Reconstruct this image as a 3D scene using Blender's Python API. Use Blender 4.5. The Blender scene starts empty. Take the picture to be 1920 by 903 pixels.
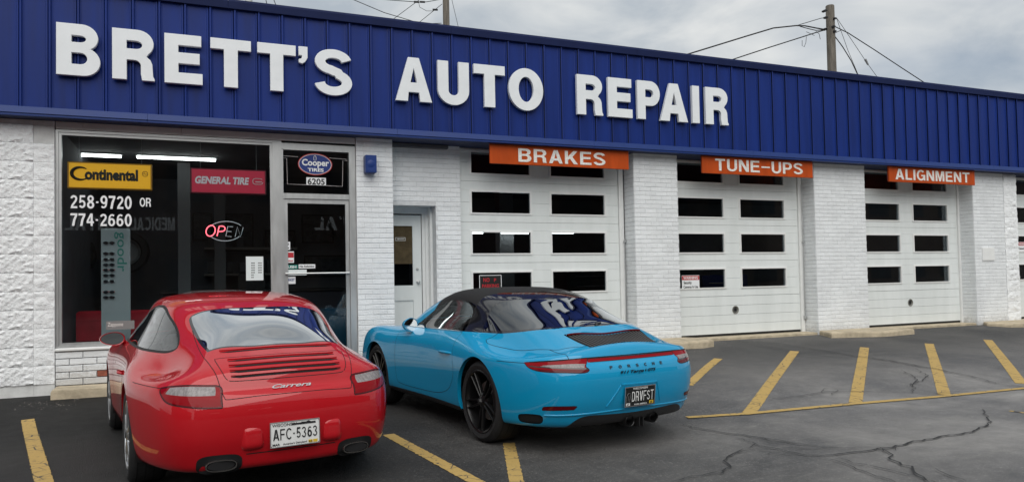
import bpy, bmesh, math, random
import numpy as np
from mathutils import Vector, Matrix, noise
from mathutils.bvhtree import BVHTree
sc = bpy.context.scene
COL = sc.collection
R_ = math.radians
random.seed(7)

# ------------------------------------------------------------------ camera
CAM_H = 1.36
FOC, PCX, PCY = 1387.0, 960.0, 484.0
def _rot(p, r, yaw):
    a, b = math.cos(yaw), math.sin(yaw)
    Ry = np.array([[a, 0, b], [0, 1, 0], [-b, 0, a]])
    c, s = math.cos(p), math.sin(p); Rx = np.array([[1, 0, 0], [0, c, -s], [0, s, c]])
    c, s = math.cos(r), math.sin(r); Rz = np.array([[c, -s, 0], [s, c, 0], [0, 0, 1]])
    return Rz @ Rx @ Ry
CR = _rot(-.0301, -.0198, -.3945)
def _w(v): return Vector((v[0], v[2], -v[1]))
cam = bpy.data.cameras.new('camera'); camo = bpy.data.objects.new('camera', cam); COL.objects.link(camo)
m3 = Matrix((_w(CR[0]), -_w(CR[1]), -_w(CR[2]))).transposed()
camo.matrix_world = Matrix.Translation((0, 0, CAM_H)) @ m3.to_4x4()
cam.sensor_fit = 'HORIZONTAL'; cam.sensor_width = 36; cam.lens = FOC / 1920 * 36
cam.shift_x = 0; cam.shift_y = (PCY - 451.5) / 1920
cam.clip_start = .05; cam.clip_end = 2000
sc.camera = camo
def ray(x, y):
    d = CR.T @ np.array([(x - PCX) / FOC, (y - PCY) / FOC, 1.0]); return Vector((d[0], d[2], -d[1]))
def onwall(x, y, D):
    d = ray(x, y); s = D / d.y; return Vector((d.x * s, D, CAM_H + d.z * s))

# ------------------------------------------------------------------ world, sun, exposure
SUN_EL, SUN_AZ = R_(48), R_(198)       # sun behind the camera, a little to the left, veiled by cloud
world = bpy.data.worlds.new('World'); sc.world = world; world.use_nodes = True
nt = world.node_tree; nt.nodes.clear()
def N(nt, t, **k):
    n = nt.nodes.new(t)
    for a, b in k.items():
        if a == 'inp':
            for kk, vv in b.items(): n.inputs[kk].default_value = vv
        else: setattr(n, a, b)
    return n
sky = N(nt, 'ShaderNodeTexSky', sky_type='NISHITA', sun_disc=False, sun_elevation=SUN_EL, sun_rotation=SUN_AZ, dust_density=2.0)
tc = N(nt, 'ShaderNodeTexCoord'); mp = N(nt, 'ShaderNodeMapping', inp={'Scale': (1, 1, 2.6), 'Location': (2.3, .7, 1.1)})
n1 = N(nt, 'ShaderNodeTexNoise', inp={'Scale': 3.4, 'Detail': 7, 'Roughness': .56, 'Distortion': .5})
n2 = N(nt, 'ShaderNodeTexNoise', inp={'Scale': 1.5, 'Detail': 4, 'Roughness': .5})
cr = N(nt, 'ShaderNodeValToRGB'); cr.color_ramp.elements[0].position = .36; cr.color_ramp.elements[0].color = (4.75, 5.35, 6.0, 1)
cr.color_ramp.elements[1].position = .64; cr.color_ramp.elements[1].color = (8.2, 8.4, 8.4, 1)
cm = N(nt, 'ShaderNodeMapRange', inp={'From Min': .27, 'From Max': .42, 'To Min': .35, 'To Max': 1.0})
mx = N(nt, 'ShaderNodeMixRGB'); bg = N(nt, 'ShaderNodeBackground', inp={'Strength': .0555}); wo = N(nt, 'ShaderNodeOutputWorld')
L = nt.links.new
L(tc.outputs['Generated'], mp.inputs[0]); L(mp.outputs[0], n1.inputs['Vector']); L(mp.outputs[0], n2.inputs['Vector'])
L(n1.outputs[0], cr.inputs[0]); L(n2.outputs[0], cm.inputs[0])
L(cm.outputs[0], mx.inputs[0]); L(sky.outputs[0], mx.inputs[1]); L(cr.outputs[0], mx.inputs[2])
L(mx.outputs[0], bg.inputs[0]); L(bg.outputs[0], wo.inputs[0])
sl = bpy.data.lights.new('sun', 'SUN'); sl.energy = 1.5; sl.angle = R_(70); sl.color = (1, .97, .92)
so = bpy.data.objects.new('sun', sl); COL.objects.link(so)
sd = Vector((math.sin(SUN_AZ) * math.cos(SUN_EL), math.cos(SUN_AZ) * math.cos(SUN_EL), math.sin(SUN_EL)))
so.rotation_euler = sd.to_track_quat('Z', 'Y').to_euler()
so.location = (-5, -10, 20)
sc.view_settings.view_transform = 'Standard'; sc.view_settings.look = 'None'
sc.view_settings.exposure = 0.72; sc.view_settings.gamma = 1.0
sc.render.engine = 'CYCLES'; sc.cycles.use_denoising = True
sc.cycles.max_bounces = 8; sc.cycles.transparent_max_bounces = 16

# ------------------------------------------------------------------ materials
MATS = {}
def mat(name, col=(.5, .5, .5), rough=.5, metal=0.0, coat=0.0, spec=.5, noise_amt=0.0, noise_scale=8.0, bump=0.0, bump_scale=60.0,
        emit=None, trans=0.0, ior=1.45, col2=None, coords='Object', stretch=(1, 1, 1), rough_var=0.0, coat_rough=.03):
    if name in MATS: return MATS[name]
    m = bpy.data.materials.new(name); m.use_nodes = True; t = m.node_tree; b = t.nodes['Principled BSDF']
    b.inputs['Base Color'].default_value = (*col, 1); b.inputs['Roughness'].default_value = rough
    b.inputs['Metallic'].default_value = metal; b.inputs['Coat Weight'].default_value = coat; b.inputs['Coat Roughness'].default_value = coat_rough
    b.inputs['Specular IOR Level'].default_value = spec; b.inputs['Transmission Weight'].default_value = trans; b.inputs['IOR'].default_value = ior
    if emit: b.inputs['Emission Color'].default_value = (*emit[:3], 1); b.inputs['Emission Strength'].default_value = emit[3]
    if noise_amt or bump or rough_var:
        c = N(t, 'ShaderNodeTexCoord') if coords != 'Position' else N(t, 'ShaderNodeNewGeometry'); mp = N(t, 'ShaderNodeMapping', inp={'Scale': stretch}); t.links.new(c.outputs[coords], mp.inputs[0])
    if noise_amt or rough_var:
        n = N(t, 'ShaderNodeTexNoise', inp={'Scale': noise_scale, 'Detail': 5, 'Roughness': .6}); t.links.new(mp.outputs[0], n.inputs['Vector'])
    if noise_amt:
        r = N(t, 'ShaderNodeMapRange', inp={'From Min': .3, 'From Max': .7}); t.links.new(n.outputs[0], r.inputs[0])
        x = N(t, 'ShaderNodeMixRGB'); x.inputs[1].default_value = (*[c_ * (1 - noise_amt) for c_ in col], 1)
        x.inputs[2].default_value = (*(col2 or [min(1, c_ * (1 + noise_amt)) for c_ in col]), 1)
        t.links.new(r.outputs[0], x.inputs[0]); t.links.new(x.outputs[0], b.inputs['Base Color'])
    if rough_var:
        r = N(t, 'ShaderNodeMapRange', inp={'From Min': .3, 'From Max': .7, 'To Min': max(0, rough - rough_var), 'To Max': rough + rough_var})
        t.links.new(n.outputs[0], r.inputs[0]); t.links.new(r.outputs[0], b.inputs['Roughness'])
    if bump:
        n = N(t, 'ShaderNodeTexNoise', inp={'Scale': bump_scale, 'Detail': 6, 'Roughness': .65}); t.links.new(mp.outputs[0], n.inputs['Vector'])
        u = N(t, 'ShaderNodeBump', inp={'Strength': bump, 'Distance': .02}); t.links.new(n.outputs[0], u.inputs['Height']); t.links.new(u.outputs[0], b.inputs['Normal'])
    MATS[name] = m; return m

# ------------------------------------------------------------------ mesh helpers
class MB:
    def __init__(s): s.v = []; s.f = []; s.sm = []
    def add(s, vs, fs, smooth=False):
        o = len(s.v); s.v += [tuple(p) for p in vs]; s.f += [tuple(i + o for i in f) for f in fs]; s.sm += [smooth] * len(fs); return s
    def box(s, x0, x1, y0, y1, z0, z1, bev=0):
        if bev:
            b = bev
            vs = []
            for z, e in ((z0, b), (z0 + b, 0), (z1 - b, 0), (z1, b)):
                vs += [(x0 + b if False else x0 + e, y0 + e, z), (x1 - e, y0 + e, z), (x1 - e, y1 - e, z), (x0 + e, y1 - e, z)]
            fs = [(3, 2, 1, 0), (12, 13, 14, 15)]
            for k in range(3):
                for i in range(4): j = (i + 1) % 4; fs.append((4 * k + i, 4 * k + j, 4 * k + 4 + j, 4 * k + 4 + i))
            return s.add(vs, fs)
        vs = [(x0, y0, z0), (x1, y0, z0), (x1, y1, z0), (x0, y1, z0), (x0, y0, z1), (x1, y0, z1), (x1, y1, z1), (x0, y1, z1)]
        return s.add(vs, [(3, 2, 1, 0), (4, 5, 6, 7), (0, 1, 5, 4), (1, 2, 6, 5), (2, 3, 7, 6), (3, 0, 4, 7)])
    def frame(s, x0, x1, z0, z1, w, y0, y1, wt=None, wb=None):      # rectangular frame in the XZ plane, w inside
        wt = w if wt is None else wt; wb = w if wb is None else wb
        s.box(x0, x0 + w, y0, y1, z0, z1); s.box(x1 - w, x1, y0, y1, z0, z1)
        s.box(x0 + w, x1 - w, y0, y1, z1 - wt, z1); s.box(x0 + w, x1 - w, y0, y1, z0, z0 + wb); return s
    def tube(s, pts, r, n=8, caps=True):
        pts = [Vector(p) for p in pts]; rr = r if hasattr(r, '__len__') else [r] * len(pts); vs = []; fs = []
        up = None
        for i, p in enumerate(pts):
            t = (pts[min(i + 1, len(pts) - 1)] - pts[max(i - 1, 0)]).normalized()
            if up is None: up = Vector((0, 0, 1)) if abs(t.z) < .9 else Vector((1, 0, 0))
            a = t.cross(up).normalized(); b = a.cross(t).normalized(); up = b
            for k in range(n):
                q = 2 * math.pi * k / n; vs.append(p + (a * math.cos(q) + b * math.sin(q)) * rr[i])
        for i in range(len(pts) - 1):
            for k in range(n): j = (k + 1) % n; fs.append((i * n + k, i * n + j, (i + 1) * n + j, (i + 1) * n + k))
        if caps: fs += [tuple(range(n))[::-1], tuple(range((len(pts) - 1) * n, len(pts) * n))]
        return s.add(vs, fs, True)
    def lathe(s, prof, n=48, axis='X', c=(0, 0, 0), closed=False, a0=0, a1=2 * math.pi):       # prof: (along axis, radius)
        vs = []; fs = []; full = abs(a1 - a0 - 2 * math.pi) < 1e-6; m = n if full else n + 1
        for (a, r) in prof:
            for k in range(m):
                q = a0 + (a1 - a0) * k / n; u, v = r * math.cos(q), r * math.sin(q)
                p = {'X': (a, u, v), 'Y': (u, a, v), 'Z': (u, v, a)}[axis]; vs.append((p[0] + c[0], p[1] + c[1], p[2] + c[2]))
        K = len(prof)
        for i in range(K if closed else K - 1):
            i2 = (i + 1) % K
            for k in range(n if full else n):
                j = (k + 1) % m if full else k + 1; fs.append((i * m + k, i * m + j, i2 * m + j, i2 * m + k))
        return s.add(vs, fs, True)
    def prism(s, poly, y0, y1):         # polygon (x, z) extruded along y
        n = len(poly); vs = [(x, y0, z) for x, z in poly] + [(x, y1, z) for x, z in poly]
        fs = [tuple(range(n))[::-1], tuple(range(n, 2 * n))] + [(i, (i + 1) % n, n + (i + 1) % n, n + i) for i in range(n)]
        return s.add(vs, fs)
    def mesh(s, name, mats, sharp=None):
        me = bpy.data.meshes.new(name); me.from_pydata(s.v, [], s.f)
        bm = bmesh.new(); bm.from_mesh(me); bmesh.ops.recalc_face_normals(bm, faces=bm.faces); bm.to_mesh(me); bm.free()
        for p, q in zip(me.polygons, s.sm): p.use_smooth = q
        if any(s.sm): me.set_sharp_from_angle(angle=R_(sharp or 38))
        for m in (mats if isinstance(mats, (list, tuple)) else [mats]): me.materials.append(m)
        me.update(); return me
    def build(s, name, mats, parent=None, origin=None, sharp=None):
        me = s.mesh(name, mats, sharp); o = bpy.data.objects.new(name, me); COL.objects.link(o)
        if origin is not None:
            me.transform(Matrix.Translation(-Vector(origin))); o.location = origin
        if parent is not None:
            o.parent = parent
            if origin is None or True: o.location = Vector(o.location) - wloc(parent)
        return o
def wloc(o):        # world location of an unrotated chain of parents
    v = Vector((0, 0, 0))
    while o is not None: v += Vector(o.location); o = o.parent
    return v
def tag(o, label=None, cat=None, group=None, kind=None):
    if label: o['label'] = label
    if cat: o['category'] = cat
    if group: o['group'] = group
    if kind: o['kind'] = kind
    return o
def thing(name, label, cat, loc=(0, 0, 0), group=None, rz=0.0):
    o = bpy.data.objects.new(name, None); COL.objects.link(o); o.location = loc; o.rotation_euler = (0, 0, rz); o.empty_display_size = .2
    return tag(o, label, cat, group)
def part(name, parent, label=None):
    o = bpy.data.objects.new(name, None); COL.objects.link(o); o.parent = parent
    if label: o['label'] = label
    return o
def inst(name, me, parent, loc, rot=(0, 0, 0), scale=(1, 1, 1)):   # loc is in world axes for unrotated parents
    o = bpy.data.objects.new(name, me); COL.objects.link(o); o.parent = parent
    o.location = Vector(loc) - wloc(parent); o.rotation_euler = rot; o.scale = scale; return o

# ------------------------------------------------------------------ lettering: Helvetica-like bold outlines as polygons
def _arc(cx, cy, rx, ry, a0, a1, n=14): return [(cx + rx * math.cos(R_(a0 + (a1 - a0) * i / n)), cy + ry * math.sin(R_(a0 + (a1 - a0) * i / n))) for i in range(n + 1)]
def _sweep(pts, w):      # constant-width stroke round a path
    L_, R2 = [], []
    for i, p in enumerate(pts):
        a = pts[max(i - 1, 0)]; b = pts[min(i + 1, len(pts) - 1)]; dx, dy = b[0] - a[0], b[1] - a[1]; l = math.hypot(dx, dy) or 1
        nx, ny = -dy / l * w / 2, dx / l * w / 2; L_.append((p[0] + nx, p[1] + ny)); R2.append((p[0] - nx, p[1] - ny))
    return L_ + R2[::-1]
def glyph(ch, s=.19):        # cap height 1; returns (advance width, contours); contour 0 outer, rest holes; or several outers
    t = s * .93
    if ch == 'B':
        return .70, [[(0, 0), (.42, 0)] + _arc(.42, .275, .27, .275, -90, 60, 12) + [(.52, .52)] + _arc(.40, .745, .255, .255, -40, 90, 12) + [(0, 1)],
                     [(s, t), (s, .45)] + [(.38, .45)] + _arc(.38, .45 - (.45 - t) / 2, .115, (.45 - t) / 2, 90, -90, 8), [(s, .45 + t - .02), (s, 1 - t)] + _arc(.37, (1 - t + .43 + t) / 2, .105, (1 - t - .43 - t) / 2, 90, -90, 8)]
    if ch == 'R':
        return .71, [[(0, 0), (s, 0), (s, .40), (.36, .40)] + _arc(.36, .29, .12, .11, 90, 0, 6) + [(.48, .12), (.50, 0), (.70, 0), (.70, .03), (.675, .08), (.665, .22)] + [(.66, .33), (.63, .41), (.56, .475)] + _arc(.42, .735, .265, .265, -48, 90, 12) + [(0, 1)],
                     [(s, .40 + t), (s, 1 - t)] + _arc(.39, (1 - t + .40 + t) / 2, .115, (1 - t - .40 - t) / 2, 90, -90, 8)]
    if ch == 'P':
        return .68, [[(0, 0), (s, 0), (s, .36), (.40, .36)] + _arc(.40, .68, .27, .32, -90, 90, 16) + [(0, 1)],
                     [(s, .36 + t), (s, 1 - t)] + _arc(.37, (1 - t + .36 + t) / 2, .115, (1 - t - .36 - t) / 2, 90, -90, 8)]
    if ch == 'D': return .70, [[(0, 0), (.34, 0)] + _arc(.34, .5, .35, .5, -90, 90, 20) + [(0, 1)], [(s, t), (s, 1 - t)] + _arc(.32, .5, .18, .5 - t, 90, -90, 14)]
    if ch == 'E': return .65, [[(0, 0), (.65, 0), (.65, t), (s, t), (s, .5 - t / 2 + .02), (.60, .5 - t / 2 + .02), (.60, .5 + t / 2 + .02), (s, .5 + t / 2 + .02), (s, 1 - t), (.63, 1 - t), (.63, 1), (0, 1)]]
    if ch == 'F': return .61, [[(0, 0), (s, 0), (s, .5 - t / 2), (.56, .5 - t / 2), (.56, .5 + t / 2), (s, .5 + t / 2), (s, 1 - t), (.61, 1 - t), (.61, 1), (0, 1)]]
    if ch == 'L': return .58, [[(0, 0), (.58, 0), (.58, t), (s, t), (s, 1), (0, 1)]]
    if ch == 'T': return .69, [[(.345 - s / 2, 0), (.345 + s / 2, 0), (.345 + s / 2, 1 - t), (.69, 1 - t), (.69, 1), (0, 1), (0, 1 - t), (.345 - s / 2, 1 - t)]]
    if ch == 'I': return s, [[(0, 0), (s, 0), (s, 1), (0, 1)]]
    if ch == 'H': return .70, [[(0, 0), (s, 0), (s, .5 - t / 2), (.7 - s, .5 - t / 2), (.7 - s, 0), (.7, 0), (.7, 1), (.7 - s, 1), (.7 - s, .5 + t / 2), (s, .5 + t / 2), (s, 1), (0, 1)]]
    if ch == 'A': return .76, [[(0, 0), (s * 1.06, 0), (.26, .21), (.50, .21), (.76 - s * 1.06, 0), (.76, 0), (.49, 1), (.27, 1)], [(.30, .21 + t), (.38, .80), (.46, .21 + t)]]
    if ch == 'K': return .74, [[(0, 0), (s, 0), (s, .30), (.29, .41), (.51, 0), (.75, 0), (.43, .55), (.73, 1), (.49, 1), (s, .56), (s, 1), (0, 1)]]
    if ch == 'N': return .70, [[(0, 0), (s * .95, 0), (s * .95, .66), (.50, 0), (.70, 0), (.70, 1), (.70 - s * .95, 1), (.70 - s * .95, .34), (.20, 1), (0, 1)]]
    if ch == 'M': return .82, [[(0, 0), (.17, 0), (.17, .74), (.335, 0), (.485, 0), (.65, .74), (.65, 0), (.82, 0), (.82, 1), (.565, 1), (.41, .32), (.255, 1), (0, 1)]]
    if ch == 'V': return .72, [[(.26, 0), (.46, 0), (.72, 1), (.52, 1), (.36, .26), (.20, 1), (0, 1)]]
    if ch == 'U':
        return .70, [[(0, 1), (0, .33)] + _arc(.35, .335, .35, .35, 180, 360, 20) + [(.70, 1), (.70 - s, 1), (.70 - s, .34)] + _arc(.35, .32, .35 - s, .33 - t, 0, -180, 14) + [(s, 1)]]
    if ch in 'O0':
        w = .78 if ch == 'O' else .60
        return w, [_arc(w / 2, .5, w / 2, .515, 0, 360, 36)[:-1], _arc(w / 2, .5, w / 2 - s * 1.03, .515 - t * 1.05, 360, 0, 30)[:-1]]
    if ch == 'C': return .73, [_sweep(_arc(.39, .5, .39 - s / 2, .515 - t / 2, 42, 318, 30), s * .95)]
    if ch == 'G': return .76, [_sweep(_arc(.39, .5, .39 - s / 2, .515 - t / 2, 45, 335, 30), s * .92), [(.41, .40), (.41, .54), (.76, .54), (.76, 0), (.64, 0), (.62, .10), (.58, .14), (.585, .40)]]
    if ch == 'S':
        a = _arc(.345, .735, .25, .18, 12, 90, 8) + _arc(.335, .735, .235, .18, 90, 258, 14) + [(.36, .525), (.43, .50)] + _arc(.345, .275, .255, .19, 62, -90, 14) + _arc(.335, .275, .245, .19, -90, -172, 8)
        return .69, [_sweep(a, s * .93)]
    if ch == "'": return .17, [[(0, .66), (.06, .64), (.12, .68), (.17, .77), (.17, 1), (0, 1), (0, .82), (.07, .82), (.06, .74), (0, .72)]]
    if ch == '-': return .30, [[(.05, .42), (.24, .42), (.24, .55), (.05, .55)]]
    if ch == '1': return .36, [[(.17, 0), (.36, 0), (.36, 1), (.22, 1), (.16, .86), (0, .80), (0, .68), (.17, .70)]]
    if ch == '7': return .56, [[(.12, 0), (.32, 0), (.40, .45), (.56, .84), (.56, 1), (0, 1), (0, .83), (.37, .83), (.22, .5)]]
    if ch == '2': return .58, [_sweep(_arc(.29, .715, .20, .195, 170, -20, 14) + [(.42, .54), (.20, .26), (.11, .09)], s * .92), [(.015, 0), (.57, 0), (.57, t), (.10, t)]]
    if ch == '5': return .58, [_sweep(_arc(.28, .33, .205, .235, 150, -150, 20), s * .9), [(.05, .40), (.19, .44), (.22, .84), (.53, .84), (.53, 1), (.10, 1)]]
    if ch == '8': return .60, [_arc(.30, .275, .30, .285, 0, 360, 24)[:-1], _arc(.30, .275, .125, .13, 360, 0, 18)[:-1], _arc(.30, .75, .265, .26, 0, 360, 24)[:-1], _arc(.30, .755, .10, .11, 360, 0, 18)[:-1]]
    if ch in '96':
        c = [_arc(.30, .68, .295, .33, 0, 360, 26)[:-1], _arc(.30, .68, .12, .175, 360, 0, 18)[:-1], _sweep([(.50, .70), (.50, .45), (.46, .24), (.36, .12), (.24, .09), (.10, .16)], s * .85)]
        if ch == '6': c = [[(.6 - x, 1 - y) for x, y in k] for k in c]
        return .60, c
    if ch == '3': return .58, [_sweep(_arc(.27, .735, .20, .185, 165, -88, 14), s * .85), _sweep(_arc(.27, .28, .22, .205, 88, -165, 16), s * .85)]
    if ch == '4': return .60, [[(.33, 0), (.50, 0), (.50, .22), (.60, .22), (.60, .38), (.50, .38), (.50, 1), (.31, 1), (0, .40), (0, .22), (.33, .22)], [(.15, .38), (.33, .75), (.33, .38)]]
    return .3, []
def in_poly(p, poly):
    x, y = p; c = False; n = len(poly)
    for i in range(n):
        x1, y1 = poly[i]; x2, y2 = poly[(i + 1) % n]
        if (y1 > y) != (y2 > y) and x < (x2 - x1) * (y - y1) / (y2 - y1) + x1: c = not c
    return c
def letters_mesh(text, h, font='own', stroke=.19, gap=.11, wscale=1.0, extrude=.002, bevel=0.0, mats=None, name='lettering', width=None, space=.42, shear=0.0):
    """flat lettering mesh in the XZ plane, facing -Y, lower-left at the origin"""
    x = 0; V = []; F = []; k = 0
    for ch in text:
        if ch == ' ': x += space; continue
        w, cs = glyph(ch, stroke)
        groups = []
        for c in cs:
            for g in groups:
                if all(in_poly(q_, g[0]) for q_ in c): g.append(c); break
            else: groups.append([c])
        for gi, g in enumerate(groups):
            cu = bpy.data.curves.new('t', 'CURVE'); cu.dimensions = '2D'; cu.fill_mode = 'BOTH'; cu.extrude = extrude / 2; cu.bevel_depth = bevel
            for c in g:
                c = [q_ for i_, q_ in enumerate(c) if math.hypot(q_[0] - c[i_ - 1][0], q_[1] - c[i_ - 1][1]) > .012]
                sp = cu.splines.new('POLY'); sp.points.add(len(c) - 1); sp.use_cyclic_u = True
                for i, (a, b) in enumerate(c): sp.points[i].co = ((x + a) * wscale * h + shear * b * h, b * h, 0, 1)
            o = bpy.data.objects.new('t', cu); COL.objects.link(o); dg = bpy.context.evaluated_depsgraph_get()
            me = bpy.data.meshes.new_from_object(o.evaluated_get(dg)); bpy.data.objects.remove(o)
            b0 = len(V); V += [(v.co.x, v.co.y, v.co.z + gi * .004 * h) for v in me.vertices]; F += [tuple(i + b0 for i in p.vertices) for p in me.polygons]
            bpy.data.meshes.remove(me)
        x += w + gap
    me = bpy.data.meshes.new(name); me.from_pydata(V, [], F)
    return _finish_text(me, name, mats, width)
def _finish_text(me, name, mats, width):
    me.name = name
    xs = [v.co.x for v in me.vertices]
    s = (width / (max(xs) - min(xs))) if width else 1.0; x0 = min(xs)
    for v in me.vertices: v.co = ((v.co.x - x0) * s, -v.co.z, v.co.y)
    me.materials.clear(); me.materials.append(mats); me.update(); return me
def text_mesh(text, h, mats, name='lettering', offset=0.0, extrude=.001, width=None, shear=0.0, spacing=1.0):
    cu = bpy.data.curves.new('t', 'FONT'); cu.body = text; cu.size = h / .72; cu.offset = offset * h; cu.extrude = extrude / 2; cu.shear = shear; cu.space_character = spacing
    cu.resolution_u = 3
    o = bpy.data.objects.new('t', cu); COL.objects.link(o); dg = bpy.context.evaluated_depsgraph_get()
    me = bpy.data.meshes.new_from_object(o.evaluated_get(dg)); bpy.data.objects.remove(o)
    return _finish_text(me, name, mats, width)
def put_mesh(me, name, parent, loc, rot=(0, 0, 0)): return inst(name, me, parent, loc, rot)
# ================================================================== MATERIALS OF THE PLACE
def brickmat():
    m = mat('white_painted_brick', (.80, .82, .83), .55); t = m.node_tree; b = t.nodes['Principled BSDF']
    c = N(t, 'ShaderNodeTexCoord'); oi = N(t, 'ShaderNodeObjectInfo'); g = N(t, 'ShaderNodeNewGeometry')
    n = N(t, 'ShaderNodeTexNoise', inp={'Scale': 2.2, 'Detail': 8, 'Roughness': .7}); t.links.new(g.outputs['Position'], n.inputs['Vector'])
    r = N(t, 'ShaderNodeMapRange', inp={'From Min': .3, 'From Max': .7, 'To Min': .86, 'To Max': 1.03}); t.links.new(n.outputs[0], r.inputs[0])
    r2 = N(t, 'ShaderNodeMapRange', inp={'To Min': .95, 'To Max': 1.03}); t.links.new(oi.outputs['Random'], r2.inputs[0])
    k = N(t, 'ShaderNodeMath', operation='MULTIPLY'); t.links.new(r.outputs[0], k.inputs[0]); t.links.new(r2.outputs[0], k.inputs[1])
    x = N(t, 'ShaderNodeMixRGB', blend_type='MULTIPLY', inp={'Fac': 1}); x.inputs[1].default_value = (.82, .845, .86, 1); t.links.new(k.outputs[0], x.inputs[2])
    # chips and scuffs where the paint is gone, and splash dirt near the ground
    v = N(t, 'ShaderNodeTexNoise', inp={'Scale': 21, 'Detail': 5, 'Roughness': .75}); t.links.new(g.outputs['Position'], v.inputs['Vector'])
    vr = N(t, 'ShaderNodeMapRange', inp={'From Min': .715, 'From Max': .75, 'To Max': .7}); t.links.new(v.outputs[0], vr.inputs[0])
    y = N(t, 'ShaderNodeMixRGB'); y.inputs[2].default_value = (.33, .31, .29, 1); t.links.new(vr.outputs[0], y.inputs[0]); t.links.new(x.outputs[0], y.inputs[1])
    sx = N(t, 'ShaderNodeSeparateXYZ'); t.links.new(g.outputs['Position'], sx.inputs[0]); ad = N(t, 'ShaderNodeMath', operation='MULTIPLY_ADD'); ad.inputs[1].default_value = 1.0
    sc_ = N(t, 'ShaderNodeMath', operation='MULTIPLY'); sc_.inputs[1].default_value = -.55; t.links.new(v.outputs[0], sc_.inputs[0]); t.links.new(sx.outputs['Z'], ad.inputs[0]); t.links.new(sc_.outputs[0], ad.inputs[2])
    zr_ = N(t, 'ShaderNodeMapRange', inp={'From Min': .02, 'From Max': .20, 'To Min': .55, 'To Max': 0}); t.links.new(ad.outputs[0], zr_.inputs[0])
    w = N(t, 'ShaderNodeMixRGB'); w.inputs[2].default_value = (.36, .345, .32, 1); t.links.new(zr_.outputs[0], w.inputs[0]); t.links.new(y.outputs[0], w.inputs[1]); t.links.new(w.outputs[0], b.inputs['Base Color'])
    n3 = N(t, 'ShaderNodeTexNoise', inp={'Scale': 45, 'Detail': 6, 'Roughness': .65}); t.links.new(g.outputs['Position'], n3.inputs['Vector']); u = N(t, 'ShaderNodeBump', inp={'Strength': .45, 'Distance': .02}); t.links.new(n3.outputs[0], u.inputs['Height']); t.links.new(u.outputs[0], b.inputs['Normal'])
    return m
M_brick = brickmat()
M_mortar = mat('painted_mortar', (.62, .635, .645), .8, noise_amt=.12, noise_scale=9, bump=.3, bump_scale=80)
M_block = mat('white_painted_split_block', (.88, .90, .91), .6, noise_amt=.05, noise_scale=9, bump=1.0, bump_scale=30)
M_found = mat('painted_foundation', (.66, .67, .66), .7, noise_amt=.2, noise_scale=7, col2=(.72, .73, .72), bump=.3, bump_scale=50)
M_blue = mat('blue_painted_steel', (.0045, .0225, .160), .46, spec=.25, noise_amt=.20, noise_scale=1.3, bump=.05, bump_scale=5, rough_var=.06, stretch=(5, 1, .35), coords='Position')
M_bluetrim = mat('blue_trim', (.011, .036, .17), .40, spec=.35, noise_amt=.08, noise_scale=4, rough_var=.05)
M_darkblue = mat('dark_navy_coping', (.008, .015, .062), .6, spec=.15, noise_amt=.12, noise_scale=3)
M_soffit = mat('soffit', (.02, .03, .08), .7)
M_letter = mat('white_letter_face', (.76, .79, .81), .35, noise_amt=.05, noise_scale=5, rough_var=.06)
M_orange = mat('orange_sign_panel', (.45, .062, .005), .5, spec=.25, noise_amt=.14, noise_scale=3, stretch=(3, 1, .5), coords='Position', rough_var=.05)
M_signtext = mat('weathered_white_vinyl', (.74, .72, .68), .5, noise_amt=.22, noise_scale=30)
M_door = mat('white_steel_door', (.76, .80, .79), .42, noise_amt=.085, noise_scale=1.5, bump=.05, bump_scale=26, rough_var=.06, coords='Position', stretch=(3.5, 1, .6), col2=(.77, .805, .80))
M_doortrim = mat('white_door_trim', (.78, .79, .78), .4, noise_amt=.04, noise_scale=8)
M_alu = mat('satin_aluminium', (.50, .51, .51), .38, metal=.75, noise_amt=.06, noise_scale=20, stretch=(1, 1, .2), rough_var=.05)
M_header = mat('aged_white_header', (.62, .615, .60), .5, noise_amt=.10, noise_scale=3)
M_rubber = mat('black_rubber', (.012, .012, .012), .6)
M_dark = mat('dark_void', (.008, .008, .009), .9)
M_glass = mat('window_glass', (.85, .9, .9), .0, trans=1.0, ior=1.5)
M_concrete = mat('weathered_concrete', (.46, .39, .28), .85, noise_amt=.28, noise_scale=6, bump=.6, bump_scale=55)
M_int = mat('dark_room_wall', (.13, .135, .15), .8, noise_amt=.2, noise_scale=1.5)
M_intfloor = mat('dark_room_floor', (.05, .05, .055), .5)
M_tube = mat('fluorescent_tube', (.9, .9, .9), .5, emit=(1, 1, .96, 6.0))
M_wood = mat('wood_door_shade', (.42, .25, .12), .7, noise_amt=.25, noise_scale=12)
def glassmat(name, tint, refl=1.0):       # thin architectural glass
    if name in MATS: return MATS[name]
    m = bpy.data.materials.new(name); m.use_nodes = True; t = m.node_tree; t.nodes.clear()
    o = N(t, 'ShaderNodeOutputMaterial'); x = N(t, 'ShaderNodeMixShader'); tr = N(t, 'ShaderNodeBsdfTransparent'); g = N(t, 'ShaderNodeBsdfGlossy', inp={'Roughness': 0.0, 'Color': (.95, .98, 1, 1)})
    tr.inputs[0].default_value = (*tint, 1); f = N(t, 'ShaderNodeFresnel', inp={'IOR': 1.5}); k = N(t, 'ShaderNodeMath', operation='MULTIPLY'); k.inputs[1].default_value = refl; k.use_clamp = True
    t.links.new(f.outputs[0], k.inputs[0]); t.links.new(k.outputs[0], x.inputs[0]); t.links.new(tr.outputs[0], x.inputs[1]); t.links.new(g.outputs[0], x.inputs[2]); t.links.new(x.outputs[0], o.inputs[0])
    MATS[name] = m; return m
G_shop = glassmat('shopfront_glass', (.88, .92, .93), .60)
G_garage = glassmat('garage_door_glass', (.70, .74, .76), .26)

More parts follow.
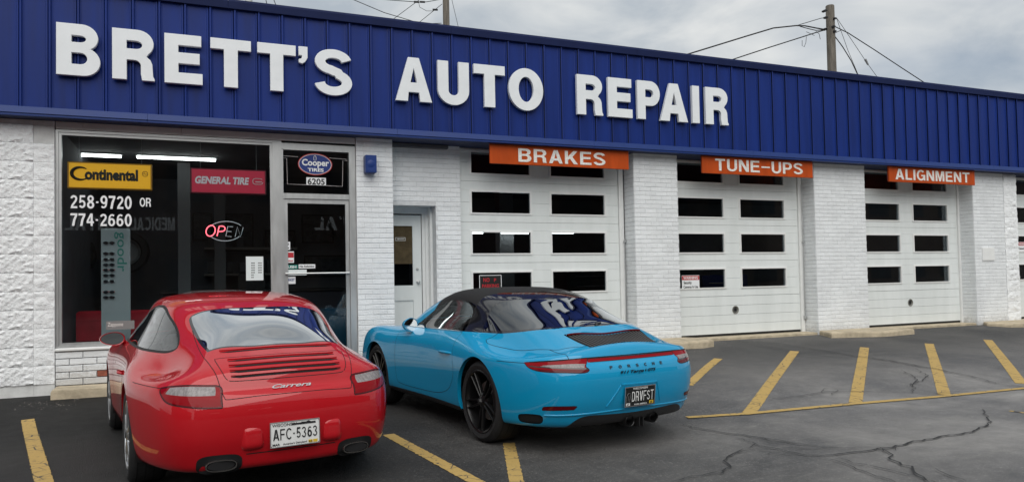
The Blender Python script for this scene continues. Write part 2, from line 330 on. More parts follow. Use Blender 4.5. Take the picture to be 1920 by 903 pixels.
# ================================================================== GROUND
YW = 10.10
def sstep(a, b, x): t = max(0, min(1, (x - a) / (b - a))); return t * t * (3 - 2 * t)
def gz(x, y):
    if y > YW: y = YW
    rise = max(0.0, (y - 5.7) / (YW - 5.7)); rise = rise * sstep(5.2, 6.6, y) if y < 6.6 else rise
    hi = .29 * rise; lo = .13 * sstep(8.3, 10.1, y) * rise
    w = sstep(3.4, 6.4, x)
    return hi * w + lo * (1 - w)
def lotpt(px_, py_):        # where the ray through a pixel of the survey meets the lot
    d = ray(px_, py_); z = 0.0
    for _ in range(40):
        s = (z - CAM_H) / d.z; x, y = d.x * s, d.y * s; z = z * .5 + gz(x, y) * .5
    return Vector((x, y, gz(x, y)))
def build_ground():
    xs = [-300, -120, -50, -25, -12] + [-8 + .2 * i for i in range(131)] + [22, 30, 50, 120, 300]
    ys = [-300, -120, -60, -40, -25, -15, -8, -3] + [0 + .2 * i for i in range(51)] + [10.1, 10.45, 12, 20, 60, 150, 300]
    ys = sorted(set(round(y, 3) for y in ys))
    vs = [(x, y, gz(x, y)) for y in ys for x in xs]; n = len(xs)
    fs = [(j * n + i, j * n + i + 1, (j + 1) * n + i + 1, (j + 1) * n + i) for j in range(len(ys) - 1) for i in range(n - 1)]
    mb = MB(); mb.add(vs, fs, True)
    m = bpy.data.materials.new('asphalt'); m.use_nodes = True; t = m.node_tree; b = t.nodes['Principled BSDF']
    c = N(t, 'ShaderNodeTexCoord')
    na = N(t, 'ShaderNodeTexNoise', inp={'Scale': .55, 'Detail': 8, 'Roughness': .62, 'Distortion': .4})
    nb = N(t, 'ShaderNodeTexNoise', inp={'Scale': 5.5, 'Detail': 9, 'Roughness': .72})
    nc = N(t, 'ShaderNodeTexNoise', inp={'Scale': 34, 'Detail': 7, 'Roughness': .9})
    vo = N(t, 'ShaderNodeTexVoronoi', inp={'Scale': 170})
    mp = N(t, 'ShaderNodeMapping', inp={'Scale': (.5, 1.4, 1)}); mp.inputs['Rotation'].default_value = (0, 0, .15)
    nd = N(t, 'ShaderNodeTexNoise', inp={'Scale': 2.6, 'Detail': 9, 'Roughness': .8})
    for n_ in (na, nb, nc, vo): t.links.new(c.outputs['Object'], n_.inputs['Vector'])
    t.links.new(c.outputs['Object'], mp.inputs[0]); t.links.new(mp.outputs[0], nd.inputs['Vector'])
    r1 = N(t, 'ShaderNodeValToRGB'); e = r1.color_ramp.elements; e[0].position = .36; e[0].color = (.026, .026, .027, 1); e[1].position = .66; e[1].color = (.062, .060, .058, 1)
    t.links.new(na.outputs[0], r1.inputs[0])
    # darker by the building, worn paler towards the right of the lot
    sx = N(t, 'ShaderNodeSeparateXYZ'); t.links.new(c.outputs['Object'], sx.inputs[0])
    g1 = N(t, 'ShaderNodeMapRange', inp={'From Min': .5, 'From Max': 7.0, 'To Min': .60, 'To Max': 4.6}); t.links.new(sx.outputs['X'], g1.inputs[0])
    g1.interpolation_type = 'SMOOTHSTEP'
    m1 = N(t, 'ShaderNodeMixRGB', blend_type='MULTIPLY', inp={'Fac': 1}); t.links.new(r1.outputs[0], m1.inputs[1]); t.links.new(g1.outputs[0], m1.inputs[2])
    # scuffed pale patches
    r2 = N(t, 'ShaderNodeMapRange', inp={'From Min': .54, 'From Max': .70, 'To Max': .75}); t.links.new(nd.outputs[0], r2.inputs[0])
    g2 = N(t, 'ShaderNodeMapRange', inp={'From Min': 1.5, 'From Max': 4.5}); t.links.new(sx.outputs['X'], g2.inputs[0])
    mm = N(t, 'ShaderNodeMath', operation='MULTIPLY'); t.links.new(r2.outputs[0], mm.inputs[0]); t.links.new(g2.outputs[0], mm.inputs[1])
    m2 = N(t, 'ShaderNodeMixRGB'); m2.inputs[2].default_value = (.24, .235, .22, 1); t.links.new(mm.outputs[0], m2.inputs[0]); t.links.new(m1.outputs[0], m2.inputs[1])
    # aggregate specks
    r3 = N(t, 'ShaderNodeMapRange', inp={'From Min': .53, 'From Max': .66, 'To Max': .75}); t.links.new(nc.outputs[0], r3.inputs[0])
    m3_ = N(t, 'ShaderNodeMixRGB'); m3_.inputs[2].default_value = (.30, .29, .27, 1); g3 = N(t, 'ShaderNodeMapRange', inp={'From Min': -1.0, 'From Max': 4.5, 'To Min': .10}); t.links.new(sx.outputs['X'], g3.inputs[0]); k3 = N(t, 'ShaderNodeMath', operation='MULTIPLY'); t.links.new(r3.outputs[0], k3.inputs[0]); t.links.new(g3.outputs[0], k3.inputs[1]); t.links.new(k3.outputs[0], m3_.inputs[0]); t.links.new(m2.outputs[0], m3_.inputs[1])
    m4 = N(t, 'ShaderNodeMixRGB', blend_type='MULTIPLY', inp={'Fac': .55}); r4 = N(t, 'ShaderNodeMapRange', inp={'From Min': .3, 'From Max': .7, 'To Min': .5, 'To Max': 1.3}); t.links.new(nb.outputs[0], r4.inputs[0])
    t.links.new(m3_.outputs[0], m4.inputs[1]); t.links.new(r4.outputs[0], m4.inputs[2])
    vf = N(t, 'ShaderNodeTexVoronoi', inp={'Scale': 30, 'Randomness': 1}); t.links.new(c.outputs['Object'], vf.inputs['Vector'])
    vr = N(t, 'ShaderNodeMapRange', inp={'From Min': .10, 'From Max': .26, 'To Min': 1, 'To Max': 0}); t.links.new(vf.outputs['Distance'], vr.inputs[0])
    nm = N(t, 'ShaderNodeTexNoise', inp={'Scale': 3.1, 'Detail': 8, 'Roughness': .75}); t.links.new(c.outputs['Object'], nm.inputs['Vector'])
    nr = N(t, 'ShaderNodeMapRange', inp={'From Min': .50, 'From Max': .64, 'To Max': .85}); t.links.new(nm.outputs[0], nr.inputs[0])
    k4 = N(t, 'ShaderNodeMath', operation='MULTIPLY'); t.links.new(vr.outputs[0], k4.inputs[0]); t.links.new(nr.outputs[0], k4.inputs[1]); k5 = N(t, 'ShaderNodeMath', operation='MULTIPLY'); t.links.new(k4.outputs[0], k5.inputs[0]); t.links.new(g3.outputs[0], k5.inputs[1])
    m5 = N(t, 'ShaderNodeMixRGB'); m5.inputs[2].default_value = (.34, .33, .31, 1); t.links.new(k5.outputs[0], m5.inputs[0])
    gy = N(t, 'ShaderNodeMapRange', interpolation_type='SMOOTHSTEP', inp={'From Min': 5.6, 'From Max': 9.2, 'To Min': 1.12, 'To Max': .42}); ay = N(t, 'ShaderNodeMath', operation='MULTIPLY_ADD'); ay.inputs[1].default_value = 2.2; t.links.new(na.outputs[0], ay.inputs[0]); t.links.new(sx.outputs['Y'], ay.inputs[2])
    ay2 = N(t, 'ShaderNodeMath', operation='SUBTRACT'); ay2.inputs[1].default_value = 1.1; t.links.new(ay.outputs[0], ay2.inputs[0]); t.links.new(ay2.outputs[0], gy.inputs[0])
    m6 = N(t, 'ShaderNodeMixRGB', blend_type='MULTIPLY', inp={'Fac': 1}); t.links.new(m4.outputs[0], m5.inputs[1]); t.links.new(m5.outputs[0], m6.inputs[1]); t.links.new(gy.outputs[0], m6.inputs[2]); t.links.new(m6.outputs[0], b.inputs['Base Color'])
    rr = N(t, 'ShaderNodeMapRange', inp={'From Min': .3, 'From Max': .7, 'To Min': .62, 'To Max': .85}); t.links.new(nb.outputs[0], rr.inputs[0]); t.links.new(rr.outputs[0], b.inputs['Roughness'])
    b.inputs['Specular IOR Level'].default_value = .35
    ad = N(t, 'ShaderNodeMath', operation='ADD'); t.links.new(vo.outputs['Distance'], ad.inputs[0]); t.links.new(nb.outputs[0], ad.inputs[1])
    bu = N(t, 'ShaderNodeBump', inp={'Strength': .8, 'Distance': .008}); t.links.new(ad.outputs[0], bu.inputs['Height']); t.links.new(bu.outputs[0], b.inputs['Normal'])
    MATS['asphalt'] = m
    tag(mb.build('asphalt_ground', m), kind='structure')
build_ground()

def paintmat(name, col, wear_lo, wear_hi, scale=14):
    m = bpy.data.materials.new(name); m.use_nodes = True; t = m.node_tree; b = t.nodes['Principled BSDF']
    c = N(t, 'ShaderNodeTexCoord'); n = N(t, 'ShaderNodeTexNoise', inp={'Scale': scale, 'Detail': 9, 'Roughness': .75}); n2 = N(t, 'ShaderNodeTexNoise', inp={'Scale': 70, 'Detail': 4, 'Roughness': .7})
    v = N(t, 'ShaderNodeTexVoronoi', feature='DISTANCE_TO_EDGE', inp={'Scale': 7.0, 'Randomness': 1})
    for k in (n, n2, v): t.links.new(c.outputs['Object'], k.inputs['Vector'])
    r = N(t, 'ShaderNodeMapRange', inp={'From Min': wear_lo, 'From Max': wear_hi}); t.links.new(n.outputs[0], r.inputs[0])
    vr = N(t, 'ShaderNodeMapRange', inp={'From Min': .012, 'From Max': .03, 'To Min': 1, 'To Max': 0}); t.links.new(v.outputs[0], vr.inputs[0])
    n3 = N(t, 'ShaderNodeTexNoise', inp={'Scale': 3, 'Detail': 2}); t.links.new(c.outputs['Object'], n3.inputs['Vector'])
    r5 = N(t, 'ShaderNodeMapRange', inp={'From Min': .45, 'From Max': .55}); t.links.new(n3.outputs[0], r5.inputs[0])
    mu = N(t, 'ShaderNodeMath', operation='MULTIPLY'); t.links.new(vr.outputs[0], mu.inputs[0]); t.links.new(r5.outputs[0], mu.inputs[1])
    mxx = N(t, 'ShaderNodeMath', operation='MAXIMUM'); t.links.new(r.outputs[0], mxx.inputs[0]); t.links.new(mu.outputs[0], mxx.inputs[1])
    p = N(t, 'ShaderNodeMixRGB'); p.inputs[1].default_value = (*col, 1); p.inputs[2].default_value = (*[q * .62 for q in col], 1); t.links.new(n2.outputs[0], p.inputs[0])
    x = N(t, 'ShaderNodeMixRGB'); x.inputs[2].default_value = (.055, .053, .05, 1); t.links.new(mxx.outputs[0], x.inputs[0]); t.links.new(p.outputs[0], x.inputs[1]); t.links.new(x.outputs[0], b.inputs['Base Color'])
    b.inputs['Roughness'].default_value = .75; MATS[name] = m; return m
M_yellow = paintmat('worn_yellow_paint', (.55, .37, .115), .585, .64, 17)
M_crack = mat('crack_filler', (.018, .018, .019), .75, bump=.3, bump_scale=40)
def drape(pts, w, lift, material, name, wob=.0, seg=.12, seed=0, kind='structure', taper=False):
    """flat strip lying on the lot along a polyline of ground points"""
    P = [Vector((p[0], p[1], 0)) for p in pts]; fine = [P[0]]
    for a, b in zip(P, P[1:]):
        n = max(1, int((b - a).length / seg)); fine += [a.lerp(b, (i + 1) / n) for i in range(n)]
    vs = []; n = len(fine)
    for i, p in enumerate(fine):
        t = (fine[min(i + 1, n - 1)] - fine[max(i - 1, 0)]).normalized(); s = Vector((-t.y, t.x, 0))
        e1 = noise.noise(Vector((i * .9, seed, 0))) * wob; e2 = noise.noise(Vector((i * .9, seed, 7))) * wob
        k = (.35 + .65 * math.sin(math.pi * min(1, max(0, (i + .3) / n)))) if taper else 1
        for q in (p + s * (w * k / 2 + e1), p - s * (w * k / 2 + e2)): vs.append((q.x, q.y, gz(q.x, q.y) + lift))
    fs = [(2 * i, 2 * i + 1, 2 * i + 3, 2 * i + 2) for i in range(n - 1)]
    mb = MB(); mb.add(vs, fs, True); o = mb.build(name, material); tag(o, kind=kind); return o
stripes = [  # centre line ends in survey pixels, width in metres
    ((52, 786), (90, 930), .115), ((728, 814), (935, 926), .105), ((954, 830), (975, 935), .10),
    ((1347, 672), (1290, 722), .12), ((1490, 658), (1404, 774), .13), ((1621, 651), (1604, 755), .13), ((1742, 644), (1771, 740), .13), ((1852, 637), (1916, 719), .13)]
for i, (a, b, w) in enumerate(stripes): drape([lotpt(*a), lotpt(*b)], w, .004, M_yellow, 'stall_line_marking', .013, seg=.035, seed=i)
la, lb = lotpt(1288, 783), lotpt(1930, 727); drape([la, lotpt(1400, 776), lotpt(1604, 757), lotpt(1771, 743), lb, lb + (lb - la) * .5], .085, .009, M_yellow, 'lane_edge_line_marking', .010, seg=.05, seed=20)
drape([lotpt(1893, 770), lotpt(1960, 779)], .045, .004, M_yellow, 'stall_line_marking', .004, seed=30)
cracks = [[(1280.0, 795.0), (1323.3, 806.7), (1363.3, 813.3), (1430.0, 821.7), (1466.7, 827.3), (1493.3, 833.3), (1533.3, 837.3)], [(1380.0, 821.7), (1413.3, 831.7), (1440.0, 840.0), (1480.0, 848.3), (1513.3, 855.0), (1563.3, 854.0), (1613.3, 848.3), (1646.7, 841.7), (1680.0, 836.7), (1730.0, 827.3), (1780.0, 816.7), (1826.7, 808.3), (1853.3, 796.7), (1855.0, 790.0), (1843.3, 776.7), (1841.7, 768.3)], [(1466.7, 840.0), (1546.7, 840.7), (1646.7, 839.3)], [(1416.7, 833.3), (1406.7, 840.0), (1363.3, 858.3), (1356.7, 865.0), (1356.7, 886.7), (1343.3, 886.7), (1280.0, 900.0), (1250.0, 906.7)], [(1530.0, 856.7), (1590.0, 873.3), (1643.3, 895.0), (1696.7, 913.3)], [(1566.7, 856.7), (1600.0, 870.0), (1663.3, 881.7), (1713.3, 891.7), (1753.3, 906.7)], [(1650.0, 840.0), (1666.7, 850.0), (1666.7, 860.0), (1690.0, 873.3), (1713.3, 886.7), (1743.3, 906.7)], [(1753.3, 880.0), (1783.3, 895.0), (1813.3, 905.0)], [(1440.0, 853.3), (1466.7, 850.0), (1486.7, 855.0)], [(1626.7, 847.3), (1640.0, 844.0), (1656.7, 848.3), (1673.3, 840.0), (1681.7, 840.0), (1680.0, 846.7)], [(1430.0, 821.7), (1446.7, 830.0), (1486.7, 831.7)], [(1360.0, 856.7), (1380.0, 851.7), (1413.3, 844.0), (1453.3, 846.0)], [(1440, 642), (1520, 654), (1600, 668), (1680, 679), (1760, 693), (1820, 706), (1880, 722), (1920, 727)], [(1690, 693), (1716, 708), (1712, 722), (1712, 738)], [(1440, 752), (1500, 744), (1560, 736), (1620, 736), (1700, 737)], [(1690, 722), (1700, 727), (1730, 716), (1735, 702), (1715, 692)], [(1540, 738), (1546, 730), (1572, 733), (1560, 742)], [(1640, 672), (1700, 684), (1740, 690)], [(1700, 737), (1740, 742), (1800, 735)], [(760, 760), (800, 764), (880, 760)], [(560, 742), (600, 744)]]
for i, c in enumerate(cracks):
    P = [lotpt(*p) for p in c]; Q = [P[0]]
    for a, b in zip(P, P[1:]):
        n = max(2, int((b - a).length / .06))
        for k in range(1, n + 1):
            q = a.lerp(b, k / n)
            if k < n: q = q + Vector((noise.noise(q * 3.1 + Vector((i, 0, 0))), noise.noise(q * 3.1 + Vector((0, i, 5))), 0)) * .06 + Vector((noise.noise(q * 17 + Vector((i, 0, 9))), noise.noise(q * 17 + Vector((9, i, 5))), 0)) * .035
            Q.append(q)
    drape(Q, (.015, .019, .009, .012, .010, .010, .017, .008, .007, .008, .007, .007, .020, .011, .011, .011, .008, .008, .008, .007, .007)[i], .0115 + .0003 * i, M_crack, 'crack_in_asphalt', .010, seg=.05, seed=40 + i, taper=True)

# ================================================================== CONCRETE KERB ISLANDS
def slab(pts, z1, name, label, h=.22, bev=.03):
    P = [Vector(p) for p in pts]; c = sum(P, Vector()) / len(P); n = len(P); mb = MB(); vs = []
    rings = []
    # refine outline
    Q = []
    for a, b in zip(P, P[1:] + P[:1]):
        k = max(1, int((b - a).length / .08)); Q += [a.lerp(b, i / k) for i in range(k)]
    n = len(Q)
    for z, e in ((z1 - h, 0), (z1 - bev, 0), (z1 - bev * .3, .3 * bev), (z1, bev * 1.1)):
        for q in Q:
            d = (c - q); d.z = 0; d = d.normalized(); j = noise.noise(q * 9 + Vector((0, 0, z * 30))) * .008
            p = q + d * (e + j); vs.append((p.x, p.y, z + noise.noise(q * 6) * .006 + (gz(q.x, q.y) - gz(c.x, c.y)) * .6))
    fs = []
    for r in range(3):
        for i in range(n): j = (i + 1) % n; fs.append((r * n + i, r * n + j, (r + 1) * n + j, (r + 1) * n + i))
    fs.append(tuple(range(3 * n, 4 * n)))
    mb.add(vs, fs); o = mb.build(name, M_concrete, origin=(c.x, c.y, z1 - h)); return tag(o, label, 'kerb')
def V2(x, y): return (x, y, 0)
slab([V2(-1.62, 9.80), V2(1.90, 9.74), V2(1.90, 10.10), V2(-1.62, 10.10)], .225, 'concrete_kerb', 'weathered concrete kerb step under the shop window beside the block wall')
slab([V2(6.25, 9.62), V2(7.15, 9.52), V2(7.42, 9.60), V2(7.50, 9.85), V2(7.20, 10.10), V2(6.32, 10.10)], .375, 'concrete_kerb', 'rounded concrete kerb pad at the foot of the pillar behind the blue car')
slab([V2(9.98, 9.70), V2(11.0, 9.50), V2(11.8, 9.56), V2(11.86, 9.72), V2(11.4, 10.10), V2(10.1, 10.10)], .355, 'concrete_kerb', 'pale concrete kerb pad at the pillar between the tune-ups and alignment doors')
slab([V2(14.3, 9.95), V2(14.5, 9.60), V2(16.2, 9.25), V2(17.5, 9.25), V2(17.5, 9.9), V2(15.5, 10.10), V2(14.4, 10.10)], .335, 'concrete_kerb', 'long concrete kerb at the rough block pillar by the right end')

# ================================================================== BRICKWORK
BH, BG, BL = .0615, .0085, .2032      # brick height, joint, length + joint
BP = BH + BG
def brick_mesh(w, h, d, seed, name='brick'):
    rnd = random.Random(seed); mb = MB(); b = .0035; vs = []
    for (y, e) in ((d, 0), (b, 0), (0, b)):
        for (x, z) in ((e * .3, e), (w - e * .3, e), (w - e * .3, h - e), (e * .3, h - e)): vs.append((x + rnd.uniform(-.0015, .0015), y + rnd.uniform(-.001, .0015), z + rnd.uniform(-.0018, .0018)))
    fs = [(8, 9, 10, 11)]
    for k in range(2):
        for i in range(4): j = (i + 1) % 4; fs.append((4 * k + i, 4 * k + j, 4 * k + 4 + j, 4 * k + 4 + i))
    mb.add(vs, fs); return mb.mesh(name, M_brick)
_bm = {}
def get_brick(w, depth=.03, m=None):
    k = (round(w, 3), random.randint(0, 3), depth)
    if k not in _bm: _bm[k] = brick_mesh(w - .0022, BH, depth, hash(k) % 999)
    return _bm[k]
def brick_field(parent, x0, x1, z0, z1, y, skip=None, face='front', off0=.0, depth=.007, n_max=300):
    """courses of separate bricks proud of a wall core; face 'front' faces -Y, 'left' faces -X (x0..x1 then runs along +Y)"""
    z = z0; r = 0; n = 0
    while z < z1 - .02:
        h = min(BP, z1 - z)
        x = x0 - (BL / 2 if (r + int(off0)) % 2 else 0)
        while x < x1 - .012:
            a, b = max(x, x0), min(x + BL, x1); x += BL
            if b - a < .03: continue
            segs = [(a, b)]
            if skip:
                sx0, sx1, sz0, sz1 = skip
                if z + BH > sz0 and z < sz1: segs = [(p, q) for p, q in ((a, min(b, sx0)), (max(a, sx1), b)) if q - p > .03]
            for (p, q) in segs:
                me = get_brick(q - p); jy = random.uniform(0, .0025)
                if face == 'front': inst('brick', me, parent, (p + .0011, y - depth + jy, z + .004), (0, 0, random.uniform(-.004, .004)))
                else: inst('brick', me, parent, (y - depth + jy, p + (q - p) - .0011, z + .004), (0, 0, -math.pi / 2))
                n += 1
        z += BP; r += 1
    return n
FB = 3.352          # underside of the fascia
def pier(name, label, x0, x1, y, yb, z0, reveal=None, skip=None, group='white brick piers of the shop front', extra=None):
    c = thing(name, label, 'brick pillar' if 'pillar' in name else 'brick wall', ((x0 + x1) / 2, y + .15, z0), group)
    mb = MB()
    if skip:
        sx0, sx1, sz0, sz1 = skip
        if sx0 > x0 + .01: mb.box(x0, sx0, y, yb, z0 - .3, FB)
        mb.box(sx1, x1, y, yb, z0 - .3, FB); mb.box(max(sx0, x0), sx1, y, yb, sz1, FB)
    else: mb.box(x0, x1, y, yb, z0 - .3, FB)
    mb.build('mortar_core', M_mortar, c)
    n = brick_field(c, x0, x1, z0, FB - .01, y, skip)
    if reveal: n += brick_field(c, y + .004, y + reveal, z0, FB - .01, x0, face='left', off0=1)
    return c
def base_at(x): return gz(x, YW)
# names of the brick panels run from the shop door to the far end
pier('brick_pillar', 'white painted brick pillar with the blue speaker box, right of the shop door', 1.925, 2.43, YW, YW + .6, .23)
pier('brick_wall', 'white brick wall panel round the narrow side door', 2.43, 3.50, YW + .25, YW + .75, .22, skip=(2.43, 3.12, 0, 2.47))
pier('brick_pillar', 'white brick pillar between the brakes door and the tune-ups door', 6.335, 7.165, YW, YW + .6, .30, reveal=.30)
pier('brick_pillar', 'white brick pillar between the tune-ups door and the alignment door', 10.085, 11.31, YW, YW + .6, .285, reveal=.30)
pier('brick_pillar', 'white brick pillar right of the alignment door, joined to rough block', 14.235, 15.15, YW, YW + .6, .275, reveal=.30)

# ================================================================== THE SHOP BUILDING
shop = thing('auto_repair_shop', 'long low white auto repair shop with blue ribbed steel fascia', 'building', (0, YW, 0))
X0, X1 = -9.0, 24.0
mb = MB(); mb.box(X0, X1, YW + .62, 20, FB + .1, FB + .35); mb.box(X0, X1, 10.16, 20, 4.70, 4.82); mb.build('roof', M_soffit, shop)
mb = MB(); mb.box(X0, X0 + .2, YW + .62, 20, -.3, 4.7); mb.box(X1 - .2, X1, YW + .62, 20, -.3, 4.7); mb.box(X0, X1, 20, 20.2, -.3, 4.7); mb.build('outer_wall', M_found, shop)
# fascia: separate ribbed steel panels
fas = part('fascia', shop)
YF = 9.90; FZ0, FZ1 = 3.44, 4.90; PP = .2878
def panel_mesh():
    mb = MB(); w = PP; r = .018; vs = []
    prof = [(0, -.026), (.010, -.030), (.020, -.030), (.027, -.004), (.045, 0), (w - .05, 0), (w - .034, -.003), (w - .03, -.012), (w - .012, -.012), (w - .008, -.0), (w - .002, .004)]
    # a standing rib, a flat pan and a shallow lip
    for z in (FZ0, FZ0 + .5, FZ0 + 1.0, FZ1):
        for x, y in prof: vs.append((x, y, z - FZ0))
    n = len(prof); fs = [(k * n + i, k * n + i + 1, (k + 1) * n + i + 1, (k + 1) * n + i) for k in range(3) for i in range(n - 1)]
    mb.add(vs, fs); return mb.mesh('fascia_panel', M_blue)
pm = [panel_mesh() for _ in range(1)][0]
x = -8.86; xr = -1.935 - PP * 24
i = 0
while xr + PP * i < X1 - .3:
    inst('fascia_panel', pm, fas, (xr + PP * i, YF + random.uniform(-.0015, .0015), FZ0), (random.uniform(-.001, .001), 0, random.uniform(-.003, .003))); i += 1
mb = MB(); mb.box(X0, X1, YF + .012, 10.16, FB + .02, 4.9); mb.build('fascia_backing', M_soffit, fas)
mb = MB(); mb.box(X0, X1, YF + .035, 10.16, FB + .002, FB + .018); mb.box(X0, X1, 10.16, YW + .75, FB + .002, FB + .018); mb.build('soffit', M_soffit, fas)
# lower drip trim in lengths, the coping on top in lengths
def trimrow(name, prof, xs, m):
    for a, b in zip(xs, xs[1:]):
        mb = MB(); vs = [(a + .0015, y, z) for y, z in prof] + [(b - .0015, y, z) for y, z in prof]; n = len(prof)
        mb.add(vs, [tuple(range(n)), tuple(range(2 * n - 1, n - 1, -1))] + [(i, n + i, n + (i + 1) % n, (i + 1) % n) for i in range(n)]); mb.build(name, m, fas)
trimrow('drip_trim', [(YF - .034, FB), (YF - .034, FB + .022), (YF - .045, FB + .03), (YF - .030, FB + .105), (YF - .006, FB + .112), (YF + .03, FB + .112), (YF + .03, FB)], [X0, -3.7, -.62, 2.45, 5.5, 8.55, 11.6, 14.55, 17.7, 20.8, X1], M_bluetrim)
trimrow('coping', [(YF - .05, 4.855), (YF - .052, 4.945), (YF - .04, 4.975), (YF + .33, 4.985), (YF + .33, 4.85), (YF + .01, 4.852)], [X0, -2.7, .3, 3.24, 6.3, 9.3, 12.3, 15.3, 18.3, 21.3, X1], M_darkblue)

# split-face block wall at the left and the strip of block at the right pillar
def block_mesh(w, h, seed, rough=.026, n=(24, 12), split=True):
    mb = MB(); vs = []; nx, nz = n
    for j in range(nz + 1):
        for i in range(nx + 1):
            u, v = i / nx, j / nz; e = min(u * nx, (1 - u) * nx, v * nz, (1 - v) * nz); k = min(1, e / 1.6)
            p = Vector((u * w * 9 + seed * 3.7, v * h * 11, seed))
            d = (abs(noise.noise(p * 1.6)) * 1.0 + noise.noise(p * 3.7) * .7 + .25) * rough * (.6 + .4 * k) if split else noise.noise(p) * .003 * k
            vs.append((.001 + u * (w - .002), -d - .002 * k, .0015 + v * (h - .003)))
    fs = [(j * (nx + 1) + i, j * (nx + 1) + i + 1, (j + 1) * (nx + 1) + i + 1, (j + 1) * (nx + 1) + i) for j in range(nz) for i in range(nx)]
    o = len(vs); c = [0, nx, nz * (nx + 1) + nx, nz * (nx + 1)]
    bk = [(vs[i][0], .02, vs[i][2]) for i in c]; vs += bk
    ring = list(range(0, nx + 1)) + [j * (nx + 1) + nx for j in range(1, nz + 1)] + [nz * (nx + 1) + i for i in range(nx - 1, -1, -1)] + [j * (nx + 1) for j in range(nz - 1, 0, -1)]
    vs += [(vs[i][0], .02, vs[i][2]) for i in ring]; k0 = o + 4; m_ = len(ring)
    fs += [(ring[i], k0 + i, k0 + (i + 1) % m_, ring[(i + 1) % m_]) for i in range(m_)]
    mb.add(vs, fs, True); return mb.mesh('block', M_block if split else M_found, 60)
wl = part('block_wall', shop)
mb = MB(); mb.box(X0, -1.625, YW + .012, YW + .62, -.4, FB); mb.build('mortar_core', M_mortar, wl)
BW, BHT = .428, .2165
blocks = [block_mesh(BW, BHT, s) for s in range(6)]; flat = [block_mesh(BW, BHT * .96, s + 20, split=False, n=(6, 4)) for s in range(2)]
for c in range(9):
    xL = -1.625 - .212 - BW * c
    for r in range(15):
        z = .262 + BHT * r
        if z > FB - .05: break
        if c == 0 :
            me = block_mesh(.212, min(BHT, FB - z) , 50 + r, n=(8, 8), split=(r < 13))
            inst('block', me, wl, (-1.625 - .212, YW, z))
        hh = min(BHT, FB - z); me = blocks[(r * 3 + c) % 6] if hh > .2 else block_mesh(BW, hh, 90 + c, split=False, n=(6, 4))
        inst('block', me, wl, (xL - BW, YW, z))
    inst('block', flat[c % 2], wl, (xL - BW, YW + .004, .262 - BHT * .96))
inst('block', block_mesh(.212, BHT * .96, 33, split=False, n=(6, 4)), wl, (-1.837, YW + .004, .262 - BHT * .96))
wr = part('block_pillar', shop)
mb = MB(); mb.box(15.152, 15.56, YW + .012, YW + .6, 0, FB); mb.build('mortar_core', M_mortar, wr)
for r in range(15):
    z = .30 + BHT * r
    if z < FB - .03: inst('block', block_mesh(.40, min(BHT, FB - z), 130 + r, rough=.03, n=(12, 7), split=r < 14), wr, (15.155, YW, z))

# ------------------------------------------------------------------ shop window and entrance (plane 10.15)
YG = 10.15
sw = part('shop_window', shop)
mb = MB()
mb.frame(-1.622, .868, .665, 3.262, .03, YG - .02, YG + .10)
mb.frame(-1.592, .838, .695, 3.232, .032, YG - .005, YG + .06)
mb.box(.868, .952, YG - .022, YG + .10, .24, 3.262)
mb.box(-1.622, -1.618, YG - .03, YG - .02, .665, 3.26)
mb.build('window_frame', M_alu, sw)
mb = MB(); mb.box(-1.56, .806, YG + .022, YG + .03, .727, 3.20); mb.build('glass', G_shop, sw)
hd = part('header_panel', shop)
for a, b in ((-1.615, -1.335), (-1.332, -.255), (-.252, .870), (.873, 1.918)):
    mb = MB(); mb.box(a, b, YG - .035, YG + .2, 3.268, FB + .001, bev=.003); mb.build('panel', M_header, hd)
mb = MB(); mb.box(-1.615, 1.918, YG - .012, YG + .15, 3.255, 3.272); mb.build('drip_edge', M_rubber, hd)
# brick apron under the window
ap = thing('brick_wall', 'low white brick apron under the shop window with one bare red brick', 'brick wall', (-.4, YW, .23))
mb = MB(); mb.box(-1.622, .868, YG - .02, YG + .3, -.2, .635); mb.build('mortar_core', M_mortar, ap)
mb = MB(); mb.box(-1.622, .868, YG - .07, YG + .03, .636, .668, bev=.006); mb.build('sill', M_doortrim, ap)
M_redbrick = mat('bare_red_brick', (.25, .075, .045), .85, noise_amt=.3, noise_scale=20, bump=.4, bump_scale=60)
AH = .0786
for r in range(5):
    z = .232 + AH * r; x = -1.622 - (.14 if r % 2 else 0)
    while x < .86:
        a, b = max(x, -1.622), min(x + .285, .868); x += .285
        if b - a < .04: continue
        me = brick_mesh(b - a - .009, AH - .011, .05, r * 31 + int(x * 10))
        if r == 1 and -1.36 < a < -1.1: me.materials[0] = M_redbrick
        inst('brick', me, ap, (a + .004, YG - .05 + random.uniform(0, .004), z + .005))
# entrance door with transom
ed = part('entrance_door', shop, 'aluminium framed glass shop door')
mb = MB()
mb.box(.952, .972, YG - .012, YG + .10, .24, 3.16); mb.box(1.835, 1.92, YG - .012, YG + .10, .24, 3.24); mb.box(.952, 1.835, YG - .012, YG + .10, 3.152, 3.24)
mb.box(.972, 1.835, YG - .008, YG + .10, 2.505, 2.575); mb.build('door_frame', M_alu, ed)
mb = MB(); mb.box(.972, 1.835, YG + .02, YG + .028, 2.575, 3.152); mb.build('transom_glass', G_shop, ed)
mb = MB(); mb.frame(.974, 1.832, .26, 2.502, .05, YG + .012, YG + .055, wt=.058, wb=.16); mb.build('door_leaf_frame', M_alu, ed)
mb = MB(); mb.box(1.024, 1.782, YG + .03, YG + .036, .42, 2.444); mb.build('door_glass', G_shop, ed)
mb = MB(); mb.tube([(.985, YG - .035, 1.51), (1.82, YG - .035, 1.51)], .012, 8); mb.box(.99, 1.01, YG - .035, YG + .02, 1.495, 1.525); mb.box(1.795, 1.815, YG - .035, YG + .02, 1.495, 1.525); mb.build('push_bar', M_alu, ed)

